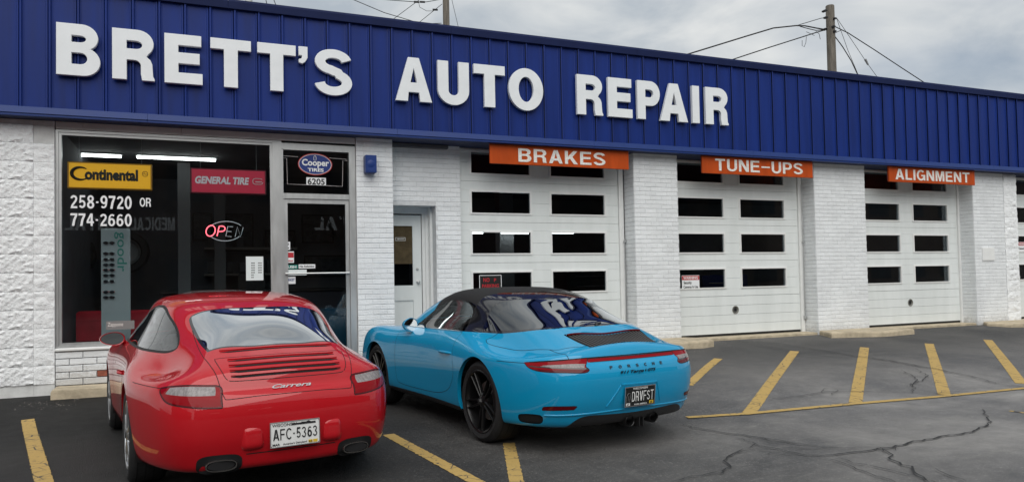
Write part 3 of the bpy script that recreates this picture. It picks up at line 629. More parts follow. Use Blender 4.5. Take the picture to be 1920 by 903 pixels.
# narrow side door
sdr = part('side_door', shop, 'narrow white half-glazed side door')
YD = 10.70
mb = MB(); mb.box(2.43, 3.12, YD - .05, YD + .1, 2.38, 2.47); mb.box(3.045, 3.12, YD - .05, YD + .1, .2, 2.38); mb.box(3.0, 3.045, YD - .02, YD + .1, .2, 2.38); mb.box(3.085, 3.122, YD - .16, YD - .05, .2, 2.47); mb.build('door_casing', M_doortrim, sdr)
mb = MB(); mb.box(2.43, 2.50, YD, YD + .04, .24, 2.36); mb.box(2.86, 2.99, YD, YD + .04, .24, 2.36); mb.box(2.50, 2.86, YD, YD + .04, 2.20, 2.36); mb.box(2.50, 2.86, YD, YD + .04, .24, .42); mb.box(2.50, 2.86, YD, YD + .04, 1.10, 1.32)
mb.box(2.50, 2.86, YD + .018, YD + .04, .42, 1.10); mb.build('door_leaf', M_door, sdr)
mb = MB(); mb.box(2.50, 2.86, YD + .02, YD + .026, 1.32, 2.20); mb.build('door_glass', G_garage, sdr)
mb = MB(); mb.box(2.50, 2.86, YD + .028, YD + .034, 1.64, 2.20); mb.build('paper_shade', M_wood, sdr)
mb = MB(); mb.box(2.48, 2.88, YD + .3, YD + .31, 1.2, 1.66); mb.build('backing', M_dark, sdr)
mb = MB(); mb.lathe([(YD - .055, .0), (YD - .05, .022), (YD - .03, .027), (YD - .01, .012), (YD, .03)], 16, 'Y', (2.935, 0, 1.37)); mb.build('door_knob', M_alu, sdr)
mb = MB(); mb.lathe([(YD - .02, .0), (YD - .018, .018), (YD, .02)], 14, 'Y', (2.925, 0, 1.56)); mb.build('deadbolt', M_alu, sdr)
mb = MB(); mb.frame(2.605, 2.755, 1.98, 2.03, .006, YD + .012, YD + .016); mb.build('notice_frame', M_signtext, sdr)
mb = MB(); mb.prism([(2.628, 2.005), (2.65, 2.018), (2.65, 2.009), (2.735, 2.009), (2.735, 2.001), (2.65, 2.001), (2.65, 1.992)], YD + .012, YD + .016); mb.build('arrow_notice', M_signtext, sdr)

# ------------------------------------------------------------------ sectional garage doors
YO = 10.42
ROWS = [(.375, 1.018), (1.022, 1.632), (1.636, 2.246), (2.250, 2.860), (2.864, 3.40)]
WIN = {1: (1.175, 1.485), 2: (1.778, 2.092), 3: (2.388, 2.702), 4: (2.985, 3.30)}
def garage_door(x0, x1, gl, label, hole=None, lean=0):
    d = part('garage_door', shop, label)
    for r, (z0, z1) in enumerate(ROWS):
        s = MB()
        if r == 0:
            k = 4; hz = (z1 - z0) / k
            for q in range(k):      # faint horizontal swages
                if hole and q == 2:
                    continue
                s.box(x0, x1, YO, YO + .04, z0 + hz * q + .002, z0 + hz * (q + 1) - .002)
            if hole:
                q = 2; a, b = z0 + hz * 2 + .002, z0 + hz * 3 - .002
                s.box(x0, hole - .075, YO, YO + .04, a, b); s.box(hole + .075, x1, YO, YO + .04, a, b)
                n = 32; vs = []; cz = (a + b) / 2 + .0
                for k_ in range(n):
                    t = 2 * math.pi * k_ / n + math.pi / 4; c_, s_ = math.cos(t), math.sin(t); m_ = max(abs(c_), abs(s_))
                    vs += [(hole + .055 * c_, YO, cz + .055 * s_), (hole + .075 * c_ / m_, YO, cz + (b - a) / 2 * s_ / m_), (hole + .055 * c_, YO + .04, cz + .055 * s_)]
                s.add(vs, [(3 * i, 3 * i + 1, 3 * ((i + 1) % n) + 1, 3 * ((i + 1) % n)) for i in range(n)] + [(3 * i, 3 * i + 2, 3 * ((i + 1) % n) + 2, 3 * ((i + 1) % n)) for i in range(n)])
            s.box(x0 + .002, x1 - .002, YO + .003, YO + .037, z0 + .001, z1 - .001) if not hole else None
        else:
            (w0, w1) = WIN[r]; xs = [x0] + [v for g in gl for v in g] + [x1]; hz = (w1 - w0) / 2
            s.box(x0, x1, YO, YO + .04, z0, w0 - .03); s.box(x0, x1, YO, YO + .04, w1 + .03, z1)
            for i in range(0, len(xs), 2):
                a = xs[i] + (.03 if i else 0); b = xs[i + 1] - (.03 if i + 2 < len(xs) else 0)
                for q in range(2): s.box(a, b, YO, YO + .04, w0 - .03 + (w1 - w0 + .06) / 2 * q + .0015, w0 - .03 + (w1 - w0 + .06) / 2 * (q + 1) - .0015)
        sec = s.build('door_section', M_door, d)
        if r:
            for (a, b) in gl:
                mb = MB(); w0, w1 = WIN[r]
                mb.frame(a - .034, b + .034, w0 - .034, w1 + .034, .014, YO - .007, YO + .002); mb.frame(a - .021, b + .021, w0 - .021, w1 + .021, .02, YO - .016, YO + .03)
                mb.build('window_frame', M_doortrim, sec)
                mb = MB(); mb.box(a, b, YO + .012, YO + .018, w0, w1); mb.build('window_pane', G_garage, sec)
        elif hole:
            mb = MB(); mb.lathe([(YO - .004, .072), (YO - .010, .060), (YO + .0, .052), (YO + .06, .050)], 28, 'Y', (hole, 0, (z0 + hz * 2 + z0 + hz * 3) / 2)); ep = mb.build('exhaust_port', mat('grey_rubber_port', (.22, .22, .20), .7), sec); q2 = MB(); q2.lathe([(YO + .012, .0), (YO + .012, .053)], 24, 'Y', (hole, 0, (z0 + hz * 2 + z0 + hz * 3) / 2)); q2.build('exhaust_flap', mat('port_flap', (.07, .07, .065), .7), sec); q2 = MB(); q2.lathe([(YO + .008, .0), (YO + .008, .026)], 20, 'Y', (hole + .006, 0, (z0 + hz * 2 + z0 + hz * 3) / 2 + .004)); q2.build('exhaust_opening', M_dark, sec)
    mb = MB(); mb.box(x0, x1, YO + .005, YO + .035, .33, .374); mb.build('bottom_seal', M_rubber, d)
    mb = MB(); mb.box(x1 + .003, x1 + .085, YO - .03, YO + .1, .30, FB - .05); mb.box(x0 - .085, x0 - .003, YO - .03, YO + .1, .30, FB - .05); mb.build('door_stop', M_doortrim, d)
    mb = MB(); mb.box(x1 + .087, x1 + .10, YO - .02, YO + .1, .30, FB - .05); mb.build('weather_strip', M_rubber, d)
    mb = MB(); mb.box(x0 - .2, x1 + .2, YO - .02, YO + .2, 3.30, 3.335); mb.build('door_head', M_doortrim, d)
    return d
garage_door(3.45, 6.225, [(3.70, 4.652), (5.02, 5.965)], 'white sectional garage door under the brakes sign')
garage_door(7.08, 9.985, [(7.365, 8.318), (8.69, 9.665)], 'white sectional garage door under the tune-ups sign', hole=8.53)
garage_door(11.28, 14.18, [(11.59, 12.545), (12.935, 13.89)], 'white sectional garage door under the alignment sign', hole=12.78)
garage_door(15.52, 18.4, [(15.80, 16.75), (17.14, 18.09)], 'white sectional garage door at the far right edge')
# conduits by the garage doors
def conduit(x, z0, z1):
    mb = MB(); mb.tube([(x, YO - .05, z0), (x + .004, YO - .052, (z0 + z1) / 2), (x, YO - .05, z1)], .008, 6); mb.box(x - .02, x + .02, YO - .075, YO - .03, z0 - .04, z0 + .02); mb.box(x - .012, x + .018, YO - .07, YO - .03, 1.94, 1.97); mb.build('conduit', M_alu, shop)
conduit(6.30, .62, 2.0); conduit(10.05, .6, 3.0)
# concrete door aprons
for a, b in ((3.5, 6.33), (7.17, 10.08), (11.32, 14.23), (15.56, 18.5)):
    mb = MB(); mb.box(a, b, YO - .30, YO + .3, .1, .335, bev=.008); mb.build('door_threshold', M_concrete, shop)
# meter hatch on the far pillar
pass
# ================================================================== CARS
def spline_net(net, sub_u, sub_v, flatfront=True):
    """net [N][K] of half-body points (x >= 0). Returns dense half grid. x mirrored at u ends and at v end."""
    D = np.array(net, float); Nn, K, _ = D.shape
    mir = np.array([-1, 1, 1.0])
    def ext(C):
        E = np.zeros((Nn + 2, K + 2, 3)); E[1:-1, 1:-1] = C
        E[0, 1:-1] = C[1] * mir; E[-1, 1:-1] = C[-2] * mir
        E[:, 0] = 2 * E[:, 1] - E[:, 2]; E[:, -1] = E[:, -3] * mir
        return E
    C = D.copy()
    for _ in range(3):
        E = ext(C)
        A = (E[:-2] + 4 * E[1:-1] + E[2:]) / 6; S = (A[:, :-2] + 4 * A[:, 1:-1] + A[:, 2:]) / 6
        C = C + .85 * (D - S); C[0, :, 0] = 0; C[-1, :, 0] = 0; C[:, -1, 0] = 0
    E = ext(C)
    def basis(n, sub):
        T = []
        for i in range(n - 1):
            for k in range(sub): T.append((i, k / sub))
        T.append((n - 2, 1.0)); B = np.zeros((len(T), n + 2))
        for r, (i, t) in enumerate(T):
            B[r, i:i + 4] = [(1 - t) ** 3 / 6, (3 * t ** 3 - 6 * t ** 2 + 4) / 6, (-3 * t ** 3 + 3 * t ** 2 + 3 * t + 1) / 6, t ** 3 / 6]
        return B
    Bu, Bv = basis(Nn, sub_u), basis(K, sub_v)
    return np.einsum('ui,ijc,vj->uvc', Bu, E, Bv)

def lb(mb, name, mats, parent, loc=None, rot=None, sharp=None):
    o = mb.build(name, mats, None, sharp=sharp); o.parent = parent
    if loc is not None: o.location = loc
    if rot is not None: o.rotation_euler = rot
    return o
class Body:
    """dense car skin that can be cut along implicit lines into separate parts"""
    def __init__(s, net, su=9, sv=9):
        G = spline_net(net, su, sv); U, V, _ = G.shape; s.bm = bmesh.new(); bm = s.bm
        s.nl = bm.verts.layers.float_vector.new('n')
        dU = np.gradient(G, axis=0); dV = np.gradient(G, axis=1); NN = np.cross(dU, dV)
        L_ = np.linalg.norm(NN, axis=2, keepdims=True); NN = NN / np.maximum(L_, 1e-12)
        c = np.array([0, 1.1, .5])
        sgn = np.sign(np.sum(NN * (G - c), axis=2).mean()); NN *= sgn
        NN[0, :, 0] = 0; NN[-1, :, 0] = 0; NN[:, -1, 0] = 0
        right = [[None] * V for _ in range(U)]; left = [[None] * V for _ in range(U)]
        for u in range(U):
            for v in range(V):
                p = G[u, v]; n = NN[u, v]; w = bm.verts.new(p); w[s.nl] = n; right[u][v] = w
                if u in (0, U - 1) or v == V - 1: left[u][v] = w; w.co.x = 0
                else: w2 = bm.verts.new((-p[0], p[1], p[2])); w2[s.nl] = (-n[0], n[1], n[2]); left[u][v] = w2
        for u in range(U - 1):
            for v in range(V - 1):
                for A, fl in ((right, False), (left, True)):
                    q = [A[u][v], A[u + 1][v], A[u + 1][v + 1], A[u][v + 1]]; q2 = []
                    for a in q:
                        if a not in q2: q2.append(a)
                    if len(q2) >= 3:
                        try: bm.faces.new(q2 if not fl else q2[::-1])
                        except ValueError: pass
        s.mi = bm.faces.layers.int.new('reg')
        s.gaps = []
        # orientation
        bm.normal_update(); f = sum(1 for f in bm.faces if f.normal.dot(Vector(f.verts[0][s.nl])) > 0)
        if f < len(bm.faces) / 2: bmesh.ops.reverse_faces(bm, faces=bm.faces)
        s.lines = []
        s.bvh = None
        g = [v.co.copy() for v in bm.verts]; bm.verts.index_update()
        s.bvh = BVHTree.FromPolygons(g, [[v.index for v in f.verts] for f in bm.faces])
    def cut(s, fn, dom):
        bm = s.bm; bm.verts.ensure_lookup_table(); bm.verts.index_update()
        co = np.array([v.co for v in bm.verts]); val = fn(co); dm = dom(co)
        new = []
        for e in list(bm.edges):
            a, b = e.verts[0].index, e.verts[1].index
            if not (dm[a] and dm[b]): continue
            va, vb = val[a], val[b]
            if va * vb < 0:
                t = va / (va - vb)
                if t < .04: e.verts[0].co = e.verts[0].co.lerp(e.verts[1].co, t); new.append(e.verts[0]); val[a] = 0; continue
                if t > .96: e.verts[1].co = e.verts[0].co.lerp(e.verts[1].co, t); new.append(e.verts[1]); val[b] = 0; continue
                ne, nv = bmesh.utils.edge_split(e, e.verts[0], t); new.append(nv)
        nn = []
        seen = set()
        for v in new:
            if v.is_valid and v not in seen: seen.add(v); nn.append(v)
        r = bmesh.ops.connect_verts(bm, verts=nn)
        return set(nn)
    def region(s, rid, fn, dom, gap=True, only=None):
        """cut along fn = 0 inside the domain and give the faces with fn < 0 the region id"""
        ring = s.cut(fn, dom)
        F = [f for f in s.bm.faces]; c = np.array([f.calc_center_median() for f in F]); v = fn(c); d = dom(c)
        for f, a, b in zip(F, v, d):
            if b and a < 0 and (only is None or f[s.mi] in only): f[s.mi] = rid
        if gap:
            for e in s.bm.edges:
                if e.verts[0] in ring and e.verts[1] in ring and len(e.link_faces) == 2 and (e.link_faces[0][s.mi] != e.link_faces[1][s.mi]):
                    s.lines.append(tuple((v.co.copy(), Vector(v[s.nl])) for v in e.verts))
    def line(s, fn, dom, w=.0042):
        ring = s.cut(fn, dom)
        for e in s.bm.edges:
            if e.verts[0] in ring and e.verts[1] in ring:
                s.lines.append(tuple((v.co.copy(), Vector(v[s.nl])) for v in e.verts))
    def relax(s, rids, n=30, k=.5):
        """even out the curvature of a glass region, its edge held"""
        F = [f for f in s.bm.faces if f[s.mi] in rids]; V = {v for f in F for v in f.verts}
        inner = [v for v in V if all(f[s.mi] in rids for f in v.link_faces) and not v.is_boundary]
        nb = {v: [e.other_vert(v) for e in v.link_edges] for v in inner}
        for _ in range(n):
            new = {v: v.co.lerp(sum((q.co for q in nb[v]), Vector()) / len(nb[v]), k) for v in inner}
            for v, c in new.items(): v.co = c
        s.bm.normal_update()
        for v in V:
            a = Vector((0, 0, 0))
            for f in v.link_faces:
                if f[s.mi] in rids: a += f.normal * f.calc_area()
            if a.length: v[s.nl] = a.normalized()
    def gap_mesh(s, name, material, parent, w=.0045, lift=.0007, lines=None):
        mb = MB()
        for (a, na), (b, nb) in (lines or s.lines):
            t = (b - a)
            if t.length < 1e-5: continue
            t.normalize(); sa = na.cross(t).normalized() * w / 2; sb = nb.cross(t).normalized() * w / 2; a2 = a - t * w * .3; b2 = b + t * w * .3
            mb.add([a2 + sa + na * lift, b2 + sb + nb * lift, b2 - sb + nb * lift, a2 - sa + na * lift], [(0, 1, 2, 3)])
        return lb(mb, name, material, parent) if mb.v else None
    def extract(s, rid, name, mats, parent, inset=0.0, push=0.0, label=None, side=0, flip=False):
        F = [f for f in s.bm.faces if (f[s.mi] in rid if isinstance(rid, (set, tuple)) else f[s.mi] == rid)]
        if side: F = [f for f in F if f.calc_center_median().x * side > 0]
        if not F: return None
        idx = {}; vs = []; ns = []; fs = []
        for f in F:
            q = []
            for v in f.verts:
                if v not in idx: idx[v] = len(vs); n = Vector(v[s.nl]).normalized(); vs.append(v.co + n * push); ns.append(n)
                q.append(idx[v])
            fs.append(q)
        me = bpy.data.meshes.new(name); me.from_pydata(vs, [], fs); me.polygons.foreach_set('use_smooth', [True] * len(me.polygons))
        me.normals_split_custom_set_from_vertices(ns)
        for m in (mats if isinstance(mats, list) else [mats]): me.materials.append(m)
        o = bpy.data.objects.new(name, me); COL.objects.link(o); o.parent = parent
        if label: o['label'] = label
        return o
    def hit(s, o, d):
        return s.bvh.ray_cast(Vector(o), Vector(d).normalized())
def sdf(poly, axes, flip=None):
    """signed distance (negative inside) to a closed polygon in the plane of two axes"""
    P = np.array(poly, float); A = P; B = np.roll(P, -1, axis=0)
    def fn(co):
        q = np.stack([co[:, axes[0]], co[:, axes[1]]], 1) if not callable(axes) else axes(co)
        d = np.full(len(q), 1e9); ins = np.zeros(len(q), bool)
        for a, b in zip(A, B):
            ab = b - a; t = np.clip(((q - a) @ ab) / max(ab @ ab, 1e-12), 0, 1); dd = np.hypot(*(q - a - t[:, None] * ab).T); d = np.minimum(d, dd)
            c = (a[1] > q[:, 1]) != (b[1] > q[:, 1])
            with np.errstate(divide='ignore', invalid='ignore'):
                ins ^= c & (q[:, 0] < (b[0] - a[0]) * (q[:, 1] - a[1]) / (b[1] - a[1]) + a[0])
        return np.where(ins, -d, d)
    return fn
def smooth_poly(pts, n=6, closed=True):
    """Catmull-Rom through the points; a point given as (x, y, 1) is a sharp corner"""
    P = [np.array(p[:2], float) for p in pts]; sharp = [len(p) > 2 for p in pts]; m = len(P); out = []
    rng = range(m if closed else m - 1)
    for i in rng:
        p1, p2 = P[i], P[(i + 1) % m]; p0 = P[i - 1] if (closed or i > 0) else p1; p3 = P[(i + 2) % m] if (closed or i + 2 < m) else p2
        if sharp[i]: p0 = p1
        if sharp[(i + 1) % m]: p3 = p2
        for k in range(n):
            t = k / n; out.append(tuple(.5 * ((2 * p1) + (-p0 + p2) * t + (2 * p0 - 5 * p1 + 4 * p2 - p3) * t * t + (-p0 + 3 * p1 - 3 * p2 + p3) * t ** 3)))
    if not closed: out.append(tuple(P[-1]))
    return out
def absx(co): c = co.copy(); c[:, 0] = np.abs(c[:, 0]); return c
def circ(y0, z0, r): return lambda co: np.hypot(co[:, 1] - y0, co[:, 2] - z0) - r

# ---- paints
def carpaint(name, base, dark=None):
    m = bpy.data.materials.new(name); m.use_nodes = True; t = m.node_tree; b = t.nodes['Principled BSDF']
    b.inputs['Base Color'].default_value = (*base, 1); b.inputs['Roughness'].default_value = .5; b.inputs['Specular IOR Level'].default_value = .12
    b.inputs['Coat Weight'].default_value = 1.0; b.inputs['Coat Roughness'].default_value = .018; b.inputs['Coat IOR'].default_value = 1.5
    c = N(t, 'ShaderNodeTexCoord'); n = N(t, 'ShaderNodeTexNoise', inp={'Scale': 5, 'Detail': 6, 'Roughness': .7}); t.links.new(c.outputs['Object'], n.inputs['Vector'])
    # faint road dust on the lower body
    r = N(t, 'ShaderNodeMapRange', inp={'From Min': .42, 'From Max': .72, 'To Max': .012}); t.links.new(n.outputs[0], r.inputs[0])
    x = N(t, 'ShaderNodeMixRGB'); x.inputs[1].default_value = (*base, 1); x.inputs[2].default_value = (.3, .28, .26, 1); t.links.new(r.outputs[0], x.inputs[0]); t.links.new(x.outputs[0], b.inputs['Base Color'])
    r2 = N(t, 'ShaderNodeMapRange', inp={'From Min': .4, 'From Max': .75, 'To Min': .015, 'To Max': .06}); t.links.new(n.outputs[0], r2.inputs[0]); t.links.new(r2.outputs[0], b.inputs['Coat Roughness'])
    MATS[name] = m; return m
P_red = carpaint('red_car_paint', (.44, .004, .010))
P_cyan = carpaint('miami_blue_car_paint', (.002, .275, .51))
M_tyre = mat('tyre_rubber', (.016, .016, .017), .75, noise_amt=.3, noise_scale=18, bump=.15, bump_scale=90)
M_silver = mat('silver_alloy', (.52, .53, .55), .28, metal=.9, noise_amt=.08, noise_scale=8)
M_blackrim = mat('black_alloy', (.006, .006, .0065), .35, coat=.25, spec=.3)
M_blackgloss = mat('gloss_black_trim', (.010, .010, .011), .12, coat=.8)
M_blacktrim = mat('satin_black_trim', (.018, .018, .019), .45)
M_fabric = mat('black_soft_top', (.012, .012, .013), .9, bump=.25, bump_scale=160)
M_disc = mat('brake_disc', (.30, .29, .28), .4, metal=.8)
M_chrome = mat('chrome_badge', (.75, .75, .76), .12, metal=1)
M_exh = mat('exhaust_steel', (.26, .25, .24), .25, metal=.95)
M_lred = mat('red_lens', (.24, .003, .007), .05, coat=0, spec=.2)
M_lred2 = mat('deep_red_lens', (.10, .002, .005), .05, coat=0, spec=.35)
M_lclear = mat('clear_lens', (.24, .22, .22), .08, coat=0, spec=.4, noise_amt=.35, noise_scale=26, stretch=(3, 3, .3))
M_lsmoke = mat('smoked_lens', (.13, .10, .10), .15, coat=1.0, noise_amt=.3, noise_scale=20)
M_plate = mat('plate_white', (.72, .73, .72), .45, noise_amt=.05, noise_scale=30)
M_ink = mat('plate_ink', (.012, .012, .014), .5)
M_plateblack = mat('plate_black', (.012, .013, .013), .4)
M_seat = mat('car_seat', (.06, .06, .065), .7)
M_mirrorglass = mat('mirror_glass', (.62, .66, .68), .02, metal=1)
M_stickery = mat('yellow_sticker', (.62, .42, .03), .5)
G_car = glassmat('car_window_glass', (.36, .40, .39), 1.7)
G_cardark = glassmat('car_rear_glass', (.20, .22, .22), 5.5)
G_targa = glassmat('tinted_rear_glass', (.035, .038, .040), 2.4)

def wheel(parent, x, y, r, rim_r, wdt, side, style, name='wheel', lat=0.0):
    """x is the outer face; side -1 left, +1 right; the wheel is a part, tyre, rim and disc its sub-parts"""
    w = part(name, parent); w.location = (x, y, r); w.rotation_euler = (0, 0, 0)
    s = side
    def X(a): return -s * a       # a = depth inward from the outer face
    pr = [(X(wdt * .5), rim_r - .012), (X(.022), rim_r - .008), (X(.010), rim_r + .010), (X(.002), (rim_r + r) / 2), (X(.010), r - .028), (X(.032), r - .007), (X(.06), r), (X(wdt - .06), r), (X(wdt - .03), r - .01), (X(wdt - .008), r - .04), (X(wdt), rim_r + .02), (X(wdt - .02), rim_r - .01)]
    mb = MB(); mb.lathe(pr, 64, 'X')
    t = mb.build('tyre', M_tyre); t.parent = w
    # tread grooves as dark rings
    mb = MB()
    for k in range(1, 5):
        a = wdt * k / 5; mb.lathe([(X(a - .004), r + .0006), (X(a + .004), r + .0006)], 64, 'X')
    g = mb.build('tread_groove', M_dark); g.parent = w
    m = M_silver if style == 'silver' else M_blackrim
    mb = MB(); mb.lathe([(X(.020), rim_r - .002), (X(.012), rim_r + .004), (X(.008), rim_r - .004), (X(.014), rim_r - .016), (X(.05), rim_r - .03), (X(wdt * .8), rim_r - .035), (X(wdt * .85), rim_r)], 64, 'X')
    nsp = 5
    def spoke(th, d_out, d_in, w_out, w_in, r0, r1, thick, skew=0):
        c, s_ = math.cos(th), math.sin(th); vs = []
        for (rr, d, ww, sk) in ((r0, d_in, w_in, 0), ((r0 + r1) / 2, (d_in * .55 + d_out * .45) , (w_in * .8 + w_out * .2), skew * .45), (r1, d_out, w_out, skew)):
            for (e, dd) in ((-1, 0), (-.55, -.006), (.55, -.006), (1, 0), (1, thick), (-1, thick)):
                u = sk + e * ww / 2; vs.append((X(d + dd), rr * c - u * s_, rr * s_ + u * c))
        fs = [(6 * k + i, 6 * k + (i + 1) % 6, 6 * k + 6 + (i + 1) % 6, 6 * k + 6 + i) for k in range(2) for i in range(6)] + [tuple(range(6))[::-1], tuple(range(12, 18))]
        mb.add(vs, fs)
    if style == 'silver':
        for k in range(5):
            th = 2 * math.pi * k / 5 + .3
            spoke(th - .13, .018, .012, .040, .034, .05, rim_r - .012, .03, -.012); spoke(th + .13, .018, .012, .040, .034, .05, rim_r - .012, .03, .012)
        mb.lathe([(X(.006), .0), (X(.004), .03), (X(.008), .05), (X(.02), .075), (X(.06), .08)], 32, 'X')
    else:
        for k in range(10):
            th = 2 * math.pi * k / 10 + .1; e = .11 if k % 2 else -.11
            spoke(th, .018, .036, .013, .022, .045, rim_r - .012, .026, e * .42)
        mb.lathe([(X(.022), .0), (X(.018), .026), (X(.024), .034), (X(.030), .05), (X(.045), .075), (X(.09), .085)], 32, 'X')
    rm = mb.build('rim', m); rm.parent = w
    if style == 'silver':
        mb = MB(); mb.lathe([(X(-.001), .0), (X(0), .022), (X(.006), .030)], 24, 'X'); c_ = mb.build('centre_cap', M_blacktrim); c_.parent = w
    else:
        mb = MB(); mb.lathe([(X(.0), .0), (X(.001), .018), (X(.008), .026), (X(.022), .03)], 6, 'X'); c_ = mb.build('centre_lock_nut', M_blacktrim); c_.parent = w
    mb = MB(); mb.lathe([(X(.10), .03), (X(.10), .165), (X(.125), .165), (X(.125), .03)], 48, 'X'); c_ = mb.build('brake_disc', M_disc); c_.parent = w
    mb = MB(); mb.lathe([(X(.085), .10), (X(.085), .178), (X(.14), .178), (X(.14), .10)], 10, 'X', a0=2.4, a1=3.6); c_ = mb.build('brake_caliper', M_blacktrim if style != 'silver' else M_disc); c_.parent = w
    if lat: w.rotation_euler = (0, 0, lat)
    return w

def plate(parent, loc, tilt, face, ink, top, main, bottom, stickers, rz=0, wide=.305, high=.152):
    p = MB(); b = .006
    pts = [(-wide / 2 + .012, -high / 2), (wide / 2 - .012, -high / 2), (wide / 2, -high / 2 + .012), (wide / 2, high / 2 - .012), (wide / 2 - .012, high / 2), (-wide / 2 + .012, high / 2), (-wide / 2, high / 2 - .012), (-wide / 2, -high / 2 + .012)]
    p.prism(pts, -.001, .002); o = p.build('licence_plate', face, None); o.parent = parent; o.location = loc; o.rotation_euler = (tilt, 0, rz)
    def sub(me, name, x, z, y=-.0035): q = bpy.data.objects.new(name, me); COL.objects.link(q); q.parent = o; q.location = (x, y, z); return q
    return o, sub

# sections of the rear engined coupe: (x, y, z) from sill (0) to roof centre (12), tail to nose
def lerp(a, b, t): return a + (b - a) * t
def coupe_net():
    S = []
    def sec(xs, ys, zs): S.append([(x, y, z) for x, y, z in zip(xs, ys, zs)])
    sec([0] * 13, [-.88, -1.045, -1.09, -1.118, -1.128, -1.122, -1.098, -1.055, -1.035, -1.00, -.93, -.82, -.70],
        [.215, .225, .30, .40, .50, .60, .680, .715, .775, .835, .875, .915, .955])
    sec([.30, .31, .32, .325, .33, .33, .325, .32, .315, .30, .26, .17, 0], [-.87, -1.03, -1.075, -1.105, -1.113, -1.108, -1.083, -1.045, -1.02, -.985, -.905, -.76, -.60],
        [.215, .225, .30, .40, .50, .60, .680, .715, .775, .835, .880, .935, .995])
    sec([.56, .58, .60, .61, .615, .615, .605, .60, .585, .55, .47, .29, 0], [-.82, -.975, -1.02, -1.05, -1.058, -1.052, -1.028, -.995, -.97, -.915, -.80, -.64, -.46],
        [.215, .225, .30, .40, .50, .60, .685, .735, .79, .85, .905, .985, 1.065])
    sec([.70, .745, .775, .79, .797, .797, .785, .765, .735, .67, .545, .34, 0], [-.68, -.83, -.875, -.90, -.905, -.898, -.875, -.84, -.80, -.73, -.60, -.44, -.27],
        [.215, .225, .30, .40, .50, .60, .69, .76, .81, .865, .93, 1.045, 1.135])
    sec([.76, .82, .85, .866, .872, .871, .858, .825, .775, .69, .585, .385, 0], [-.46, -.58, -.62, -.64, -.645, -.64, -.615, -.58, -.54, -.47, -.35, -.20, -.05],
        [.215, .225, .30, .40, .51, .61, .715, .79, .835, .885, .965, 1.12, 1.205])
    sec([.78, .84, .875, .892, .899, .897, .882, .84, .78, .69, .60, .415, 0], [-.18, -.28, -.30, -.31, -.31, -.30, -.28, -.26, -.23, -.18, -.08, .05, .17],
        [.215, .22, .30, .41, .53, .64, .75, .825, .865, .925, 1.03, 1.19, 1.257])
    sec([.78, .84, .878, .896, .904, .902, .883, .835, .77, .69, .61, .44, 0], [.10, .06, .05, .05, .05, .06, .07, .09, .12, .16, .23, .33, .42],
        [.21, .215, .29, .41, .54, .65, .76, .835, .880, .960, 1.09, 1.235, 1.290])
    sec([.76, .825, .86, .873, .880, .877, .858, .815, .765, .695, .615, .455, 0], [.45, .44, .44, .44, .44, .45, .46, .48, .50, .53, .57, .64, .70],
        [.20, .205, .27, .40, .53, .65, .76, .845, .895, .995, 1.135, 1.265, 1.308])
    sec([.75, .805, .84, .850, .857, .855, .843, .805, .765, .70, .62, .465, 0], [.85, .85, .85, .85, .85, .86, .87, .88, .89, .91, .93, .97, 1.0],
        [.19, .20, .26, .39, .52, .65, .765, .855, .905, 1.015, 1.155, 1.275, 1.312])
    sec([.75, .80, .835, .845, .852, .851, .842, .805, .77, .705, .62, .46, 0], [1.25, 1.25, 1.25, 1.25, 1.25, 1.25, 1.25, 1.25, 1.25, 1.25, 1.25, 1.27, 1.30],
        [.19, .20, .26, .39, .52, .65, .765, .855, .900, 1.005, 1.130, 1.242, 1.283])
    sec([.75, .805, .84, .850, .857, .857, .848, .808, .765, .71, .64, .45, 0], [1.65] * 10 + [1.62, 1.62, 1.66], [.19, .20, .26, .39, .52, .65, .765, .85, .885, .945, 1.025, 1.125, 1.155])
    sec([.76, .82, .855, .866, .873, .873, .858, .812, .74, .67, .55, .36, 0], [1.98] * 9 + [1.98, 1.97, 1.98, 2.03], [.20, .21, .28, .40, .53, .66, .765, .835, .862, .885, .915, .945, .965])
    sec([.77, .83, .865, .878, .885, .883, .862, .805, .72, .60, .45, .25, 0], [2.35] * 13, [.21, .22, .30, .41, .54, .66, .765, .825, .835, .830, .838, .848, .853])
    sec([.74, .80, .835, .85, .858, .855, .835, .78, .69, .56, .41, .22, 0], [2.65, 2.68, 2.70, 2.71, 2.71, 2.70, 2.69, 2.68, 2.68, 2.68, 2.68, 2.69, 2.70], [.215, .225, .30, .41, .53, .64, .725, .775, .782, .778, .785, .792, .795])
    sec([.62, .68, .73, .75, .755, .75, .73, .68, .60, .48, .35, .19, 0], [2.88, 2.96, 3.0, 3.02, 3.02, 3.0, 2.97, 2.95, 2.94, 2.94, 2.94, 2.95, 2.96], [.21, .22, .29, .38, .47, .55, .625, .67, .69, .70, .71, .715, .718])
    sec([.34, .38, .40, .41, .41, .41, .40, .37, .32, .25, .18, .10, 0], [3.0, 3.13, 3.18, 3.20, 3.205, 3.20, 3.17, 3.13, 3.10, 3.08, 3.07, 3.07, 3.07], [.205, .215, .28, .36, .43, .50, .56, .60, .625, .64, .65, .655, .66])
    sec([0] * 13, [3.04, 3.18, 3.23, 3.25, 3.26, 3.25, 3.225, 3.19, 3.16, 3.14, 3.13, 3.125, 3.12], [.205, .215, .28, .36, .43, .49, .55, .585, .605, .62, .63, .635, .64])
    for q in S[1:9]:
        c = q[12]
        q[11] = (q[11][0] * 1.06, lerp(q[11][1], c[1], .15), lerp(q[11][2], c[2], .34)); q[10] = (q[10][0] * 1.01, q[10][1], lerp(q[10][2], c[2], .10))
    return S

